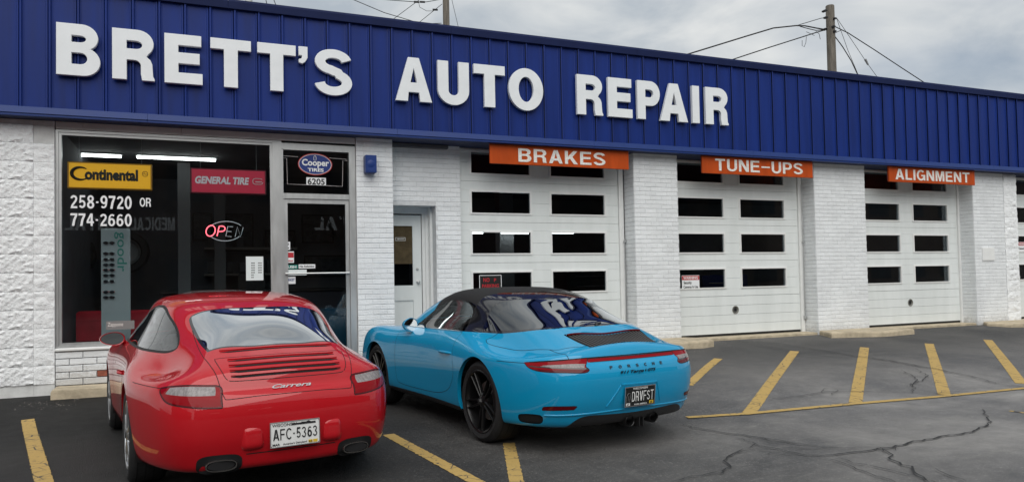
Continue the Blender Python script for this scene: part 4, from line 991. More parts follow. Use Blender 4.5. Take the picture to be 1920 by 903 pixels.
def warp(S, f): return [[tuple(f(*p)) for p in s] for s in S]
def targa_net():
    S = coupe_net()
    def f(x, y, z):
        # longer wheelbase, wider hips, lower and flatter tail
        if y > 0: y2 = y * 2.45 / 2.35
        else: y2 = y * (1.035 / 1.128)
        wx = 1.0
        hip = math.exp(-((y + .15) / .75) ** 2); x2 = x * (1 + .028 * hip + .008 * (1 - hip))
        z2 = z
        if z > .95: z2 = .95 + (z - .95) * (.345 / .362)
        if y < -.45 and z < .62: y2 += (.62 - z) * .11 * min(1, (-.45 - y) / .3)
        return (x2, y2, z2)
    return warp(S, f)
def tune(net, p, front=0.0, zc=.86, zw=.07):
    """final fitting of the body sections: corner rounding, haunch height, roof taper"""
    a1, a2, c1, c2, b1, b2, d1, d2, w = p; out = []
    for s in net:
        r = []
        for (x, y, z) in s:
            g = lambda m, sg: math.exp(-((y - m) / sg) ** 2)
            low = 1 / (1 + math.exp((z - .90) / .03)); hi = 1 - low
            x2 = x * (1 - w - (a1 * g(-.85, .35) + a2 * g(-.3, .35)) * low - (c1 * g(-.35, .45) + c2 * g(.4, .5)) * hi)
            z2 = z - (b1 * g(-.4, .4) + b2 * g(.3, .5)) * math.exp(-((z - zc) / zw) ** 2) * (1 if x > .5 else x / .5)
            z2 -= d1 * g(-.8, .35) * hi + d2 * g(-.1, .45) * hi
            if front: z2 += front * g(2.75, .55) * min(1, x / .6) * max(0, min(1, (z - .55) / .15))
            r.append((x2, y, z2))
        out.append(r)
    return out
RED_FIT = [0.0882, 0.0042, 0.0958, -0.0108, 0.0828, 0.0076, 0.0032, -0.0171, 0.0212]
CYAN_FIT = [0.0783, -0.0048, 0.0125, 0.0075, 0.1255, 0.0025, 0.0761, 0.1051, -0.0043]
# ------------------------------------------------------------------ the two cars
def car_root(name, label, ax, deg, group=None):
    return thing(name, label, 'car', (ax[0], ax[1], 0.0), group, R_(deg))
RED = car_root('parked_car', 'red coupe with slatted engine lid, parked nose to the shop window', (.339, 6.002), 8.98)
CYAN = car_root('parked_car', 'bright sky blue car with black folding roof and dark licence plate', (3.018, 6.062), 8.57)
def mirror_poly(P):      # half outline (x >= 0, starting and ending on the centre line) -> closed outline
    return P + [(-q[0], *q[1:]) for q in P[::-1] if q[0] > 1e-6]
XY, XZ, YZ = (0, 1), (0, 2), (1, 2)
def arches(B, R1, R2, y2, z1, z2):
    dom = lambda co: (np.abs(co[:, 0]) > .5) & (co[:, 2] < .80)
    for (y, z, r) in ((0, z1, R1), (y2, z2, R2)): B.region(99, circ(y, z, r), dom, gap=False)
def uax(co): return np.stack([np.abs(co[:, 0]) * .8 + (co[:, 1] + 1.05) * .8, co[:, 2]], 1)
ldom = lambda co: (co[:, 1] < -.42) & (np.abs(co[:, 0]) > .3) & (co[:, 2] > .5)
bdom = lambda co: (co[:, 1] < -.42) & (co[:, 2] < .52) & (co[:, 2] > .19)
def wells(B, car, R1, R2, y2, z1, z2, paint):
    for (y, z, r) in ((0, z1, R1), (y2, z2, R2)):
        for s in (-1, 1):
            mb = MB(); mb.lathe([(s * .50, .02), (s * .50, r + .012), (s * .835, r + .012)], 40, 'X', (0, y, z), a0=-.35, a1=math.pi + .35); lb(mb, 'wheel_housing', M_dark, car)
            vs = []; n = 44; ok = []
            for i in range(n + 1):
                a = -.30 + (math.pi + .60) * i / n; py, pz = y + r * math.cos(a), z + r * math.sin(a)
                h = B.hit((s * 3, py + math.cos(a) * .004, pz + math.sin(a) * .004), (-s, 0, 0))
                if h[0] is not None and abs(h[0].x) > .6 and pz > .20: vs.append(((h[0].x), py, pz)); vs.append((h[0].x - s * .035, py, pz))
            k = len(vs) // 2; mb = MB(); mb.add(vs, [(2 * i, 2 * i + 1, 2 * i + 3, 2 * i + 2) for i in range(k - 1)], True); lb(mb, 'arch_lip', paint, car)
def tub(car, y_rear, y_front, dash=1.62, wheel_y=1.25, red=False):
    mb = MB(); mb.box(-.66, .66, -.55, 3.0, .17, .235); mb.box(-.40, .40, -.80, -.55, .20, .26); lb(mb, 'underbody', M_dark, car)
    mb = MB(); mb.box(-.64, .64, y_rear, y_front, .235, .27)
    mb.box(-.64, .64, dash, y_front, .27, .85); mb.box(-.50, .50, y_rear + .12, -.02, .27, .80); lb(mb, 'cabin_floor', M_blacktrim, car)
    for sx in (-.36, .36):
        mb = MB(); mb.box(sx - .24, sx + .24, .45, .95, .30, .50, bev=.05)
        st = lb(mb, 'seat', M_seat, car)
        mb = MB(); mb.box(-.235, .235, -.06, .08, 0, .56, bev=.05); mb.box(-.13, .13, -.05, .06, .565, .70, bev=.04); q = lb(mb, 'backrest', M_seat, st, (sx, .40, .46), (R_(16), 0, 0))
    mb = MB(); mb.tube([(-.36 + .18 * math.cos(a), wheel_y - .06 * math.sin(a), .82 + .17 * math.sin(a)) for a in [2 * math.pi * i / 24 for i in range(25)]], .013, 6, caps=False)
    mb.tube([(-.36, wheel_y, .82), (-.36, dash + .05, .76)], .03, 6); mb.tube([(-.52, wheel_y, .82), (-.20, wheel_y, .82)], .015, 6); lb(mb, 'steering_wheel', M_blacktrim, car)
def ribbon(B, pts, w, lift, name, material, car, dirv=(0, 1, 0), org=None, thick=0.0):
    """a strip lying on the tail, its centre line given in (x, z) seen from behind"""
    vs = []; P = []
    for (x, z) in pts:
        h = B.hit((x, -3, z), (0, 1, 0)) if org is None else B.hit(org(x, z), dirv)
        if h[0] is not None: P.append((h[0], h[1] if h[1].y < .2 else -h[1]))
    for i, (p, n) in enumerate(P):
        t = (P[min(i + 1, len(P) - 1)][0] - P[max(0, i - 1)][0]).normalized(); s = n.cross(t).normalized(); ww = w[i] if hasattr(w, '__len__') else w
        for e, l in ((1, 0), (.7, thick), (-.7, thick), (-1, 0)): vs.append(p + s * (ww / 2 * e) + n * (lift + l))
    k = len(P); mb = MB(); mb.add(vs, [(4 * i + j, 4 * i + j + 1, 4 * i + 5 + j, 4 * i + 4 + j) for i in range(k - 1) for j in range(3)], True); return lb(mb, name, material, car, sharp=70)
def surf_text(B, car, text, x0, x1, z, h, material, lift=.002, own=True, name='badge_letter', thick=.003, slant=0, weight=.02):
    n = len(text.replace(' ', '')); k = 0
    tot = len(text) - 1
    for i, ch in enumerate(text):
        if ch == ' ': continue
        x = x0 + (x1 - x0) * i / max(1, tot); hh = B.hit((x, -3, z), (0, 1, 0))
        if hh[0] is None: continue
        me = letters_mesh(ch, h, stroke=.2, wscale=1.55, mats=material, name=name, extrude=thick)
        wd = max(v.co.x for v in me.vertices)
        o = bpy.data.objects.new(name, me); COL.objects.link(o); o.parent = car
        nrm = hh[1] if hh[1].y < 0 else -hh[1]
        yaw = math.atan2(nrm.x, -nrm.y); pit = math.asin(max(-1, min(1, nrm.z)))
        o.rotation_euler = (-pit, 0, yaw); o.location = hh[0] + nrm * lift - Vector((math.cos(yaw) * wd / 2, math.sin(yaw) * wd / 2, 0))
def lrtag(o, s): return o

# ============================== RED COUPE
rb = Body(tune(coupe_net(), RED_FIT, 0, .87, .11), 12, 12)
arches(rb, .362, .352, 2.35, .335, .325)
top_dom = lambda co: (co[:, 1] < .75) & (co[:, 2] > .86)
rgl = smooth_poly(mirror_poly([(0, -.700), (.20, -.725), (.438, -.700, 1), (.455, -.55), (.468, -.36), (.474, -.20), (.462, -.125), (.40, -.110), (.30, -.118), (.15, -.128), (0, -.130)]), 6)
rb.region(2, sdf(rgl, XY), top_dom, gap=False)
rb.relax((2,), 5)
rb.region(12, lambda co: -(sdf(rgl, XY)(co) + .017), top_dom, gap=False, only=(2,))
dlo = smooth_poly([(1.66, .912, 1), (1.43, .985), (1.20, 1.075), (.96, 1.158), (.74, 1.205), (.54, 1.224), (.33, 1.205), (.13, 1.153), (-.05, 1.098), (-.19, 1.036), (-.29, .966), (-.288, .925), (-.16, .900), (.12, .897), (.60, .895), (1.20, .898)], 6)
sd_ = lambda co: (np.abs(co[:, 0]) > .35) & (co[:, 2] > .86)
rb.region(3, sdf(dlo, YZ), sd_, gap=False)
rb.region(13, lambda co: -(sdf(dlo, YZ)(co) + .016), sd_, gap=False, only=(3,))
rb.region(4, lambda co: (co[:, 1] - (.20 + (co[:, 2] - .96) * .35)), lambda co: (np.abs(co[:, 0]) > .35) & (co[:, 2] > .86) & (co[:, 1] < .8) & (co[:, 1] > -.2), gap=True, only=(3,))
rb.region(4, lambda co: (co[:, 1] - (.20 + (co[:, 2] - .96) * .35)), lambda co: (np.abs(co[:, 0]) > .35) & (co[:, 2] > .86) & (co[:, 1] < .8) & (co[:, 1] > -.4), gap=False, only=(3,))
wsp = smooth_poly(mirror_poly([(0, 2.02), (.35, 1.98), (.63, 1.84, 1), (.55, 1.52), (.48, 1.40), (.28, 1.35), (0, 1.34)]), 6)
rb.region(11, sdf(wsp, XY), lambda co: (co[:, 1] > 1.1) & (co[:, 2] > .86), gap=False)
lamp = smooth_poly([(.300, .620, 1), (.318, .68), (.350, .738), (.375, .752, 1), (.55, .760), (.69, .752), (.800, .737, 1), (.80, .715), (.76, .685), (.68, .652), (.51, .634), (.40, .624)], 6)
rb.region(5, sdf(lamp, uax), ldom)
rb.region(14, lambda co: -(sdf(lamp, uax)(co) + .009), ldom, gap=False, only=(5,))
clr = smooth_poly([(.36, .695, 1), (.385, .744, 1), (.55, .751), (.70, .744, 1), (.73, .705, 1), (.55, .699)], 5)
rb.region(6, sdf(clr, uax), ldom, gap=False, only=(5,))
lid = smooth_poly(mirror_poly([(0, .676), (.20, .675), (.385, .668), (.402, .680), (.418, .74), (.436, .82), (.458, .88), (.472, .93), (.470, 1.1, 1), (0, 1.1)]), 6)
tail = lambda co: (co[:, 1] < -.3) & (co[:, 2] > .55) & (np.abs(co[:, 0]) < .62)
rb.region(7, sdf(lid, XZ), tail, only=(0,))
gr = smooth_poly(mirror_poly([(0, .768), (.20, .768), (.345, .770), (.378, .785), (.395, .82), (.415, .885), (.405, .897), (.30, .903), (0, .906)]), 6)
rb.region(8, sdf(gr, XZ), tail, only=(7,))
rb.line(lambda co: co[:, 2] - (.733 - .0 * co[:, 1]), lambda co: (co[:, 1] < -.30) & (co[:, 1] > -.79) & (np.abs(co[:, 0]) > .70) & (co[:, 2] > .5))
door = smooth_poly([(.58, .90, 1), (.53, .60), (.60, .33), (.74, .245), (1.20, .235), (1.66, .245), (1.76, .33), (1.77, .60), (1.70, .90, 1)], 5)
rb.region(9, sdf(door, YZ), lambda co: (np.abs(co[:, 0]) > .5) & (co[:, 2] < .915) & (co[:, 2] > .2), only=(0,))
body = rb.extract((0,), 'body', P_red, RED); rb.extract((7,), 'engine_lid', P_red, RED); rb.extract((8,), 'spoiler_panel', P_red, RED)
rb.extract((0, 7, 8, 9), 'inner_lining', M_dark, RED, push=-.014)
for s in (-1, 1):
    rb.extract((9,), 'door', P_red, RED, side=s); rb.extract(3, 'door_window', G_car, RED, side=s); rb.extract(4, 'quarter_window', G_car, RED, side=s)
    rb.extract(13, 'window_seal', M_rubber, RED, side=s)
    tl = rb.extract(5, 'tail_lamp', M_lred, RED, side=s); rb.extract(6, 'reversing_lens', M_lclear, tl, side=s); rb.extract(14, 'lamp_rim', M_lred2, tl, side=s)
rb.extract(2, 'rear_window', G_cardark, RED); rb.extract(12, 'rear_window_frit', M_blackgloss, RED); rb.extract(11, 'windscreen', G_car, RED)
rb.gap_mesh('panel_gap', M_dark, RED)
wells(rb, RED, .362, .352, 2.35, .335, .325, P_red)
tub(RED, -.55, 1.95)
# engine lid slats: slot shade laid on as dark strips, a pressed lip of body colour over each
for i, (z, hw) in enumerate([(.938, .372), (.888, .345), (.858, .35), (.829, .352), (.800, .35)]):
    xs = [-hw + 2 * hw * k / 28 for k in range(29)]
    dz = lambda x: -.006 * (x / .35) ** 2
    taper = [max(.25, min(1, (hw - abs(x)) / .05)) for x in xs]
    ribbon(rb, [(x, z - .001 + dz(x)) for x in xs], [.019 * t for t in taper] if i else [.018 * t for t in taper], .0012, 'slot_shade', M_dark, RED)
    ribbon(rb, [(x, z + .0075 + dz(x)) for x in xs], [.013 * t for t in taper], .001, 'slot_lip', P_red, RED, thick=.007)
# script badge on the lid
me = text_mesh('Carrera', .030, M_chrome, 'script_badge', offset=.022, extrude=.004, width=.25, shear=.45)
h = rb.hit((0.01, -3, .712), (0, 1, 0)); n_ = h[1] if h[1].y < 0 else -h[1]
o = bpy.data.objects.new('script_badge', me); COL.objects.link(o); o.parent = RED; o.rotation_euler = (-math.asin(n_.z), 0, 0); o.location = h[0] + n_ * .013 + Vector((-.125, 0, -.012))
# bumper pads, plate
def pad(x0, x1, z0, z1, y, name='bumper_pad'):
    c = ((x0 + x1) / 2, y, (z0 + z1) / 2); mb = MB(); nx, nz = 10, 12; vs = []; w, hh = (x1 - x0) / 2, (z1 - z0) / 2
    for j in range(nz + 1):
        for i in range(nx + 1):
            u, v = -1 + 2 * i / nx, -1 + 2 * j / nz; r = (abs(u) ** 4 + abs(v) ** 4) ** .25; k = max(abs(u), abs(v)) / max(r, 1e-6)
            uu, vv = u * k, v * k; rr = (abs(uu) ** 4 + abs(vv) ** 4) ** .25
            dy = -.036 * max(0, 1 - rr ** 5) * (1 - .25 * (vv + 1) / 2); vs.append((uu * w * (1 - .06 * (vv + 1) / 2), dy, vv * hh))
    mb.add(vs, [(j * (nx + 1) + i, j * (nx + 1) + i + 1, (j + 1) * (nx + 1) + i + 1, (j + 1) * (nx + 1) + i) for j in range(nz) for i in range(nx)], True)
    return lb(mb, name, P_red, RED, c, None, 80)
pad(-.315, -.168, .345, .505, -1.098); pad(.178, .325, .340, .500, -1.098)
po, sub = plate(RED, (.008, -1.137, .428), R_(-2), M_plate, M_ink, '', '', '', '', R_(0))
po.name = 'licence_plate'
mb = MB(); mb.frame(-.156, .156, -.078, .078, .005, -.004, .001); q = lb(mb, 'plate_frame', M_alu, po)
def ptxt(po, text, x, z, h, m, width=None, name='plate_lettering', off=.0, y=-.0032, ex=.001, gapless=False, own=False, wscale=1, stroke=.19, gap=.11):
    me = letters_mesh(text, h, mats=m, name=name, width=width, extrude=ex, wscale=wscale, stroke=stroke, gap=gap) if own else text_mesh(text, h, m, name, offset=off, width=width, extrude=ex)
    q = bpy.data.objects.new(name, me); COL.objects.link(q); q.parent = po; q.location = (x, y, z); return q
ptxt(po, 'AFC-5363', -.138, -.034, .068, M_ink, .276, own=True, stroke=.13, gap=.14)
ptxt(po, 'WISCONSIN', -.142, .050, .018, M_ink, .15, off=.01); ptxt(po, 'MAR', -.142, -.068, .015, M_ink, .045, off=.03)
ptxt(po, "America's Dairyland", -.078, -.066, .012, M_ink, .15, off=.015)
mb = MB(); mb.box(-.02, .13, -.0028, -.0022, .050, .062); mb.prism([(.03, .050), (.04, .066), (.07, .064), (.085, .070), (.10, .062), (.13, .058), (.13, .050)], -.0034, -.0029); lb(mb, 'plate_skyline', M_ink, po)
mb = MB(); mb.box(.082, .108, -.0032, -.0022, -.070, -.052); lb(mb, 'yellow_sticker', M_stickery, po); mb = MB(); mb.box(.112, .140, -.0032, -.0022, -.070, -.052); lb(mb, 'yellow_sticker', M_stickery, po)
ptxt(po, 'N 5', .084, -.067, .010, M_ink, .02, off=.04, y=-.0042)
# exhaust outlets
def oval_tip(car, x, y, z, w, h, L_, m, yaw=0, name='exhaust_tip'):
    n = 36; pr = lambda a, k, p=2.6: (k[0] * math.copysign(abs(math.cos(a)) ** (2 / p), math.cos(a)), k[1] * math.copysign(abs(math.sin(a)) ** (2 / p), math.sin(a)))
    vs = []; rings = [(L_, (w, h)), (0.006, (w, h)), (0, (w - .003, h - .003)), (0, (w - .008, h - .008)), (.008, (w - .011, h - .011)), (L_, (w - .014, h - .014))]
    for yy, k in rings:
        for i in range(n): a = 2 * math.pi * i / n; p = pr(a, k); vs.append((p[0], yy, p[1]))
    fs = [(r * n + i, r * n + (i + 1) % n, (r + 1) * n + (i + 1) % n, (r + 1) * n + i) for r in range(5) for i in range(n)]
    mb = MB(); mb.add(vs, fs, True); mb.box(-w + .012, w - .012, L_ * .8, L_ * .85, -h + .012, h - .012)
    return lb(mb, name, [m], car, (x, y, z), (0, 0, yaw), 50)
for s in (-1, 1):
    # dark cut-out round the tip, following the valance
    xs = [s * (.30 + .26 * k / 10) for k in range(11)]
    cx_ = s * .43
    hpl = []; n = 40
    for i in range(n):
        a = 2 * math.pi * i / n; X = cx_ + .128 * math.copysign(abs(math.cos(a)) ** .6, math.cos(a)); Z = .275 + .062 * math.copysign(abs(math.sin(a)) ** .6, math.sin(a))
        h = rb.hit((X, -3, max(Z, .232)), (0, 1, 0)); hpl.append((X, (h[0].y if h[0] is not None else -.95) - .004, Z))
    c0 = rb.hit((cx_, -3, .29), (0, 1, 0))[0]
    mb = MB(); mb.add(hpl + [(cx_, c0.y - .004, .275)], [(i, (i + 1) % n, n) for i in range(n)]); lb(mb, 'exhaust_recess', M_dark, RED)
    oval_tip(RED, s * .425, c0.y - .030 + .0, .272, .092, .037, .06, M_exh, s * .12)
    mb = MB(); mb.prism([(x_, z_) for x_, z_ in [(s * .425 + 0.079 * math.cos(2 * math.pi * i / 24), .272 + .027 * math.sin(2 * math.pi * i / 24)) for i in range(24)]], c0.y - .024, c0.y - .020); lb(mb, 'exhaust_bore', M_dark, RED)
ribbon(rb, [(-.28 + .56 * k / 30, .325) for k in range(31)], .007, .001, 'valance_crease', M_dark, RED)
# door mirrors
def mirror(car, x, y, z, s, paint, w=.105, h=.062, gx=0, stalk=True, yaw=0.0):
    prt = part('door_mirror', car); prt.location = (s * x, y, z); prt.rotation_euler = (0, 0, yaw * s)
    n = 28; vs = []; rings = [(-.022, .93), (-.026, 1.0), (-.010, 1.04), (.03, 1.0), (.07, .82), (.095, .5), (.105, .05)]
    sh = lambda a: (w * math.cos(a), h * math.sin(a) * (1 + .14 * s * math.cos(a) * (-1)))
    for yy, k in rings:
        for i in range(n): a = 2 * math.pi * i / n; p = sh(a); vs.append((p[0] * k, yy, p[1] * k))
    mb = MB(); mb.add(vs, [(r * n + i, r * n + (i + 1) % n, (r + 1) * n + (i + 1) % n, (r + 1) * n + i) for r in range(len(rings) - 1) for i in range(n)] + [tuple(range(6 * n, 7 * n))], True); lb(mb, 'mirror_shell', paint, prt, sharp=60)
    mb = MB(); mb.add([(sh(2 * math.pi * i / n)[0] * .92, -.018, sh(2 * math.pi * i / n)[1] * .90) for i in range(n)], [tuple(range(n))]); lb(mb, 'mirror_glass', M_mirrorglass, prt)
    mb = MB(); mb.tube([(-s * w * .75, .03, -h * .35), (-s * (w + .0), .05, -h * .8), (-s * (w + .05), .06, -h * .95)], [.03, .022, .028], 8); lb(mb, 'mirror_arm', M_blacktrim if paint is P_cyan else paint, prt)
for s in (-1, 1):
    mirror(RED, .865, 1.46, .925, s, P_red, .096, .056, yaw=.06)
    h = rb.hit((s * 3, .72, .70), (-s, 0, 0)); mb = MB(); mb.tube([(h[0].x + s * .004, .63, .70), (h[0].x + s * .030, .67, .705), (h[0].x + s * .030, .79, .705), (h[0].x + s * .004, .83, .70)], .011, 8); lb(mb, 'door_handle', P_red, RED)
mb = MB(); mb.tube([(.02, .95, 1.20), (.02, 1.05, 1.17)], .008, 6); mb.box(-.10, .14, 1.04, 1.06, 1.13, 1.18, bev=.008); lb(mb, 'rear_view_mirror', M_blacktrim, RED)
mb = MB()
for s in (-1, 1): pass
for (wb, r1, r2, xo1, xo2, rr) in ((2.35, .335, .323, .868, .852, .235),):
    for s in (-1, 1): wheel(RED, s * xo1, 0, r1, rr, .26, s, 'silver'); wheel(RED, s * xo2, wb, r2, rr, .235, s, 'silver')

# ============================== SKY BLUE CAR WITH FOLDING ROOF
cb = Body(tune(targa_net(), CYAN_FIT, .06), 12, 12)
arches(cb, .380, .368, 2.45, .345, .340)
gdom = lambda co: (co[:, 2] > .80) & (co[:, 1] < 1.9)
cblim = smooth_poly(mirror_poly([(0, -.468), (.15, -.468), (.30, -.462), (.43, -.432), (.578, -.265), (.680, .05), (.728, .27), (.775, .48), (.785, .8), (.79, 1.3), (.79, 2.2, 1), (0, 2.2)]), 6)
def belt(co):      # greenhouse above the belt line
    zb = .905 + .055 * np.clip((-.05 - co[:, 1]) / .45, 0, 1)
    return np.maximum(sdf(cblim, XY)(co), (zb - co[:, 2]) * 1.0)
cb.region(20, belt, gdom, gap=False)
fr = lambda co: .42 + .08 * np.minimum(1, np.abs(co[:, 0]) / .5)
rr_ = lambda co: .19 + .075 * np.minimum(1, np.abs(co[:, 0]) / .5)
cb.region(21, lambda co: co[:, 1] - rr_(co), gdom, gap=False, only=(20,))         # 21 glass dome, 20 rest
cb.relax((21,), 70)
cb.region(22, lambda co: co[:, 1] - fr(co), gdom, gap=False, only=(20,))          # 22 roll bar
cb.region(23, lambda co: -(belt(co) + .018), lambda co: gdom(co) & (co[:, 1] < .4), gap=False, only=(21,))
win = smooth_poly([(1.62, .905, 1), (1.50, .965), (1.36, 1.055), (1.22, 1.135), (1.05, 1.172), (.80, 1.178), (.62, 1.165), (.515, 1.14, 1), (.515, 1.03), (.505, .905, 1), (.9, .905)], 5)
cb.region(24, sdf(win, YZ), lambda co: (np.abs(co[:, 0]) > .4) & (co[:, 2] > .86), gap=False, only=(20, 0))
cws = smooth_poly(mirror_poly([(0, 2.10), (.35, 2.06), (.64, 1.90, 1), (.56, 1.58), (.50, 1.44), (.28, 1.39), (0, 1.38)]), 6)
wdom = lambda co: (co[:, 1] > 1.0) & (co[:, 2] > .86)
cb.region(26, lambda co: -(co[:, 1] - 1.33), lambda co: wdom(co) & (co[:, 1] < 1.7), gap=False, only=(20,))
cb.region(0, lambda co: -(co[:, 1] - 1.33), lambda co: wdom(co), gap=False, only=(26, 20))
cb.region(25, sdf(cws, XY), wdom, gap=False, only=(0, 26))
cb.region(20, lambda co: co[:, 1] - 1.331, lambda co: wdom(co) & (co[:, 2] > 1.12), gap=False, only=(26,))
cl = smooth_poly([(.440, .752, 1), (.62, .749), (.82, .737), (.995, .722, 1), (.955, .688), (.87, .664), (.75, .656), (.60, .653), (.47, .647), (.425, .655), (.420, .672), (.448, .692), (.446, .715)], 6)
cb.region(30, sdf(cl, uax), ldom)
cl_u = smooth_poly([(.455, .713, 1), (.60, .716), (.82, .706, 1), (.83, .695, 1), (.65, .688), (.46, .684, 1)], 5)
cb.region(31, sdf(cl_u, uax), ldom, gap=False, only=(30,))
cb.region(32, sdf([(.43, .684), (.95, .700), (.95, .693), (.43, .673)], uax), ldom, gap=False, only=(30, 31))
cb.region(33, lambda co: co[:, 2] - .675, ldom, gap=False, only=(30,))
strip = [(-.44, .7205), (.44, .7205), (.44, .748), (0, .746), (-.44, .748)]
cb.region(34, sdf(strip, XZ), lambda co: (co[:, 1] < -.42) & (co[:, 2] > .5) & (np.abs(co[:, 0]) < .5))
# clamshell lid seams
seam = smooth_poly(mirror_poly([(0, -.40), (.30, -.40), (.74, .12, 1), (.762, .042), (.711, -.22), (.645, -.49), (.578, -.70), (.52, -.75), (.454, -.78), (.40, -.81, 1), (.2, -.83), (0, -.84)]), 6)
cb.region(35, sdf(seam, XY), lambda co: (co[:, 2] > .765) & (co[:, 1] < .2), only=(0,))
lid2 = [(-.60, -.60), (.60, -.60), (.582, -.95), (.58, -1.2), (-.58, -1.2), (-.582, -.95)]
cb.region(36, sdf(lid2, XY), lambda co: (co[:, 2] > .752) & (co[:, 1] < -.5), only=(0,))
vent = smooth_poly(mirror_poly([(0, -.615), (.25, -.605), (.385, -.59, 1), (.40, -.60), (.345, -.845, 1), (.33, -.855), (.15, -.87), (0, -.875)]), 6)
cb.region(37, sdf(vent, XY), lambda co: (co[:, 2] > .77) & (co[:, 1] < -.3), gap=False, only=(0, 35, 36))
cdoor = smooth_poly([(.52, .90, 1), (.49, .70), (.455, .55), (.52, .44), (.64, .365), (.89, .315), (1.30, .300), (1.75, .305), (1.87, .36), (1.885, .65), (1.84, .90, 1)], 6)
cb.region(38, sdf(cdoor, YZ), lambda co: (np.abs(co[:, 0]) > .5) & (co[:, 2] < .912) & (co[:, 2] > .2), only=(0,))
cb.line(lambda co: co[:, 2] - .717, lambda co: (co[:, 1] < -.34) & (co[:, 1] > -.64) & (np.abs(co[:, 0]) > .70) & (co[:, 2] > .5))
refl = smooth_poly([(.52, .398, 1), (.70, .398), (.815, .392, 1), (.835, .362, 1), (.70, .366), (.55, .369, 1)], 4)
cb.region(39, sdf(refl, uax), bdom)
vnt = smooth_poly([(.845, .322), (.95, .326), (1.045, .318), (1.07, .30), (1.06, .262), (1.02, .250), (.90, .247), (.85, .255), (.828, .285)], 5)
cb.region(40, sdf(vnt, uax), bdom, gap=False)
dif = smooth_poly(mirror_poly([(0, .300), (.30, .308), (.44, .312), (.52, .295), (.57, .25), (.60, .19, 1), (0, .15)]), 6)
cb.region(41, sdf(dif, XZ), lambda co: (co[:, 1] < -.42) & (co[:, 2] < .5), gap=False, only=(0,))
cb.region(42, lambda co: co[:, 2] - .252, lambda co: (co[:, 1] < 2.2) & (co[:, 1] > .1) & (np.abs(co[:, 0]) > .5) & (co[:, 2] < .4), gap=False, only=(0,))
cb.extract((0, 36), 'body', P_cyan, CYAN); cb.extract(35, 'rear_clamshell', P_cyan, CYAN)
cb.extract((0, 35, 36, 38, 22, 20, 26), 'inner_lining', M_dark, CYAN, push=-.014)
cb.extract((20,), 'folding_roof', M_fabric, CYAN); cb.extract(22, 'roll_bar', M_blackgloss, CYAN); cb.extract(21, 'rear_glass_dome', G_targa, CYAN); cb.extract(23, 'dome_frit', M_blackgloss, CYAN)
cb.extract(25, 'windscreen', G_car, CYAN); cb.extract(26, 'screen_header', M_blacktrim, CYAN); cb.extract(34, 'light_strip', M_lred, CYAN); cb.extract(41, 'diffuser', M_blacktrim, CYAN); cb.extract(37, 'vent_tray', M_dark, CYAN, push=-.02)
for s in (-1, 1):
    cb.extract(38, 'door', P_cyan, CYAN, side=s); cb.extract(24, 'door_window', G_car, CYAN, side=s); cb.extract(42, 'sill_trim', M_blacktrim, CYAN, side=s)
    tl = cb.extract(30, 'tail_lamp', M_lred, CYAN, side=s); cb.extract(31, 'reversing_lens', M_lclear, tl, side=s); cb.extract(32, 'lamp_divider', M_blackgloss, tl, side=s); cb.extract(33, 'lower_lens', M_lred2, tl, side=s)
    cb.extract(39, 'bumper_reflector', M_lred2, CYAN, side=s); cb.extract(40, 'bumper_vent', M_dark, CYAN, side=s, push=-.012)
cb.gap_mesh('panel_gap', M_dark, CYAN)
wells(cb, CYAN, .380, .368, 2.45, .345, .340, P_cyan)
tub(CYAN, -.45, 2.0, 1.70, 1.32)
for (wb, r1, r2, xo1, xo2, rr) in ((2.45, .345, .340, .893, .868, .264),):
    for s in (-1, 1): wheel(CYAN, s * xo1, 0, r1, rr, .30, s, 'black'); wheel(CYAN, s * xo2, wb, r2, rr, .25, s, 'black')
M_slat = mat('grey_vent_slat', (.055, .053, .052), .5)
# vent slats: slim black fins running fore and aft
def top_hit(B, x, y): return B.hit((x, y, 3), (0, 0, -1))
for k in range(22):
    u = -1 + 2 * (k + .5) / 22; a = top_hit(cb, u * .385, -.605); b = top_hit(cb, u * .335, -.862)
    if a[0] is None or b[0] is None: continue
    mb = MB(); p0, p1 = a[0] + Vector((0, 0, .000)), b[0] + Vector((0, 0, .002)); w = .0085
    mb.add([p0 + Vector((-w, 0, 0)), p0 + Vector((w, 0, 0)), p1 + Vector((w, 0, 0)), p1 + Vector((-w, 0, 0)), p0 + Vector((-w, 0, -.02)), p0 + Vector((w, 0, -.02)), p1 + Vector((w, 0, -.02)), p1 + Vector((-w, 0, -.02))],
           [(0, 1, 2, 3), (0, 4, 5, 1), (1, 5, 6, 2), (2, 6, 7, 3), (3, 7, 4, 0)]); lb(mb, 'vent_slat', M_slat, CYAN)
mb = MB(); P = [top_hit(cb, x, -.598)[0] + Vector((0, 0, .006)) for x in [-.385 + .77 * k / 20 for k in range(21)]]; mb.tube(P, .009, 6); lb(mb, 'third_brake_light', M_lred2, CYAN)
# dark edge above the light strip
ribbon(cb, [(-.80 + 1.6 * k / 50, .7535 - .028 * max(0, (abs(-.80 + 1.6 * k / 50) - .45) / .35) ** 1.6) for k in range(51)], .007, .0012, 'strip_shadow_gap', M_dark, CYAN)
surf_text(cb, CYAN, 'PORSCHE', -.262, .250, .662, .024, M_blackgloss, lift=.004, own=True)
for txt, x0, x1 in (('911', -.185, -.115), ('Targa', -.085, .035), ('4', .062, .062), ('GTS', .092, .165)):
    me = text_mesh(txt, .021, M_blackgloss, 'script_badge', offset=.03, extrude=.003, width=max(.018, x1 - x0 + .015), shear=.35); h = cb.hit(((x0 + x1) / 2, -3, .632), (0, 1, 0)); n_ = h[1] if h[1].y < 0 else -h[1]
    o = bpy.data.objects.new('script_badge', me); COL.objects.link(o); o.parent = CYAN; o.rotation_euler = (-math.asin(n_.z), 0, math.atan2(n_.x, -n_.y)); o.location = (x0 - .005, h[0].y - .010, .622)
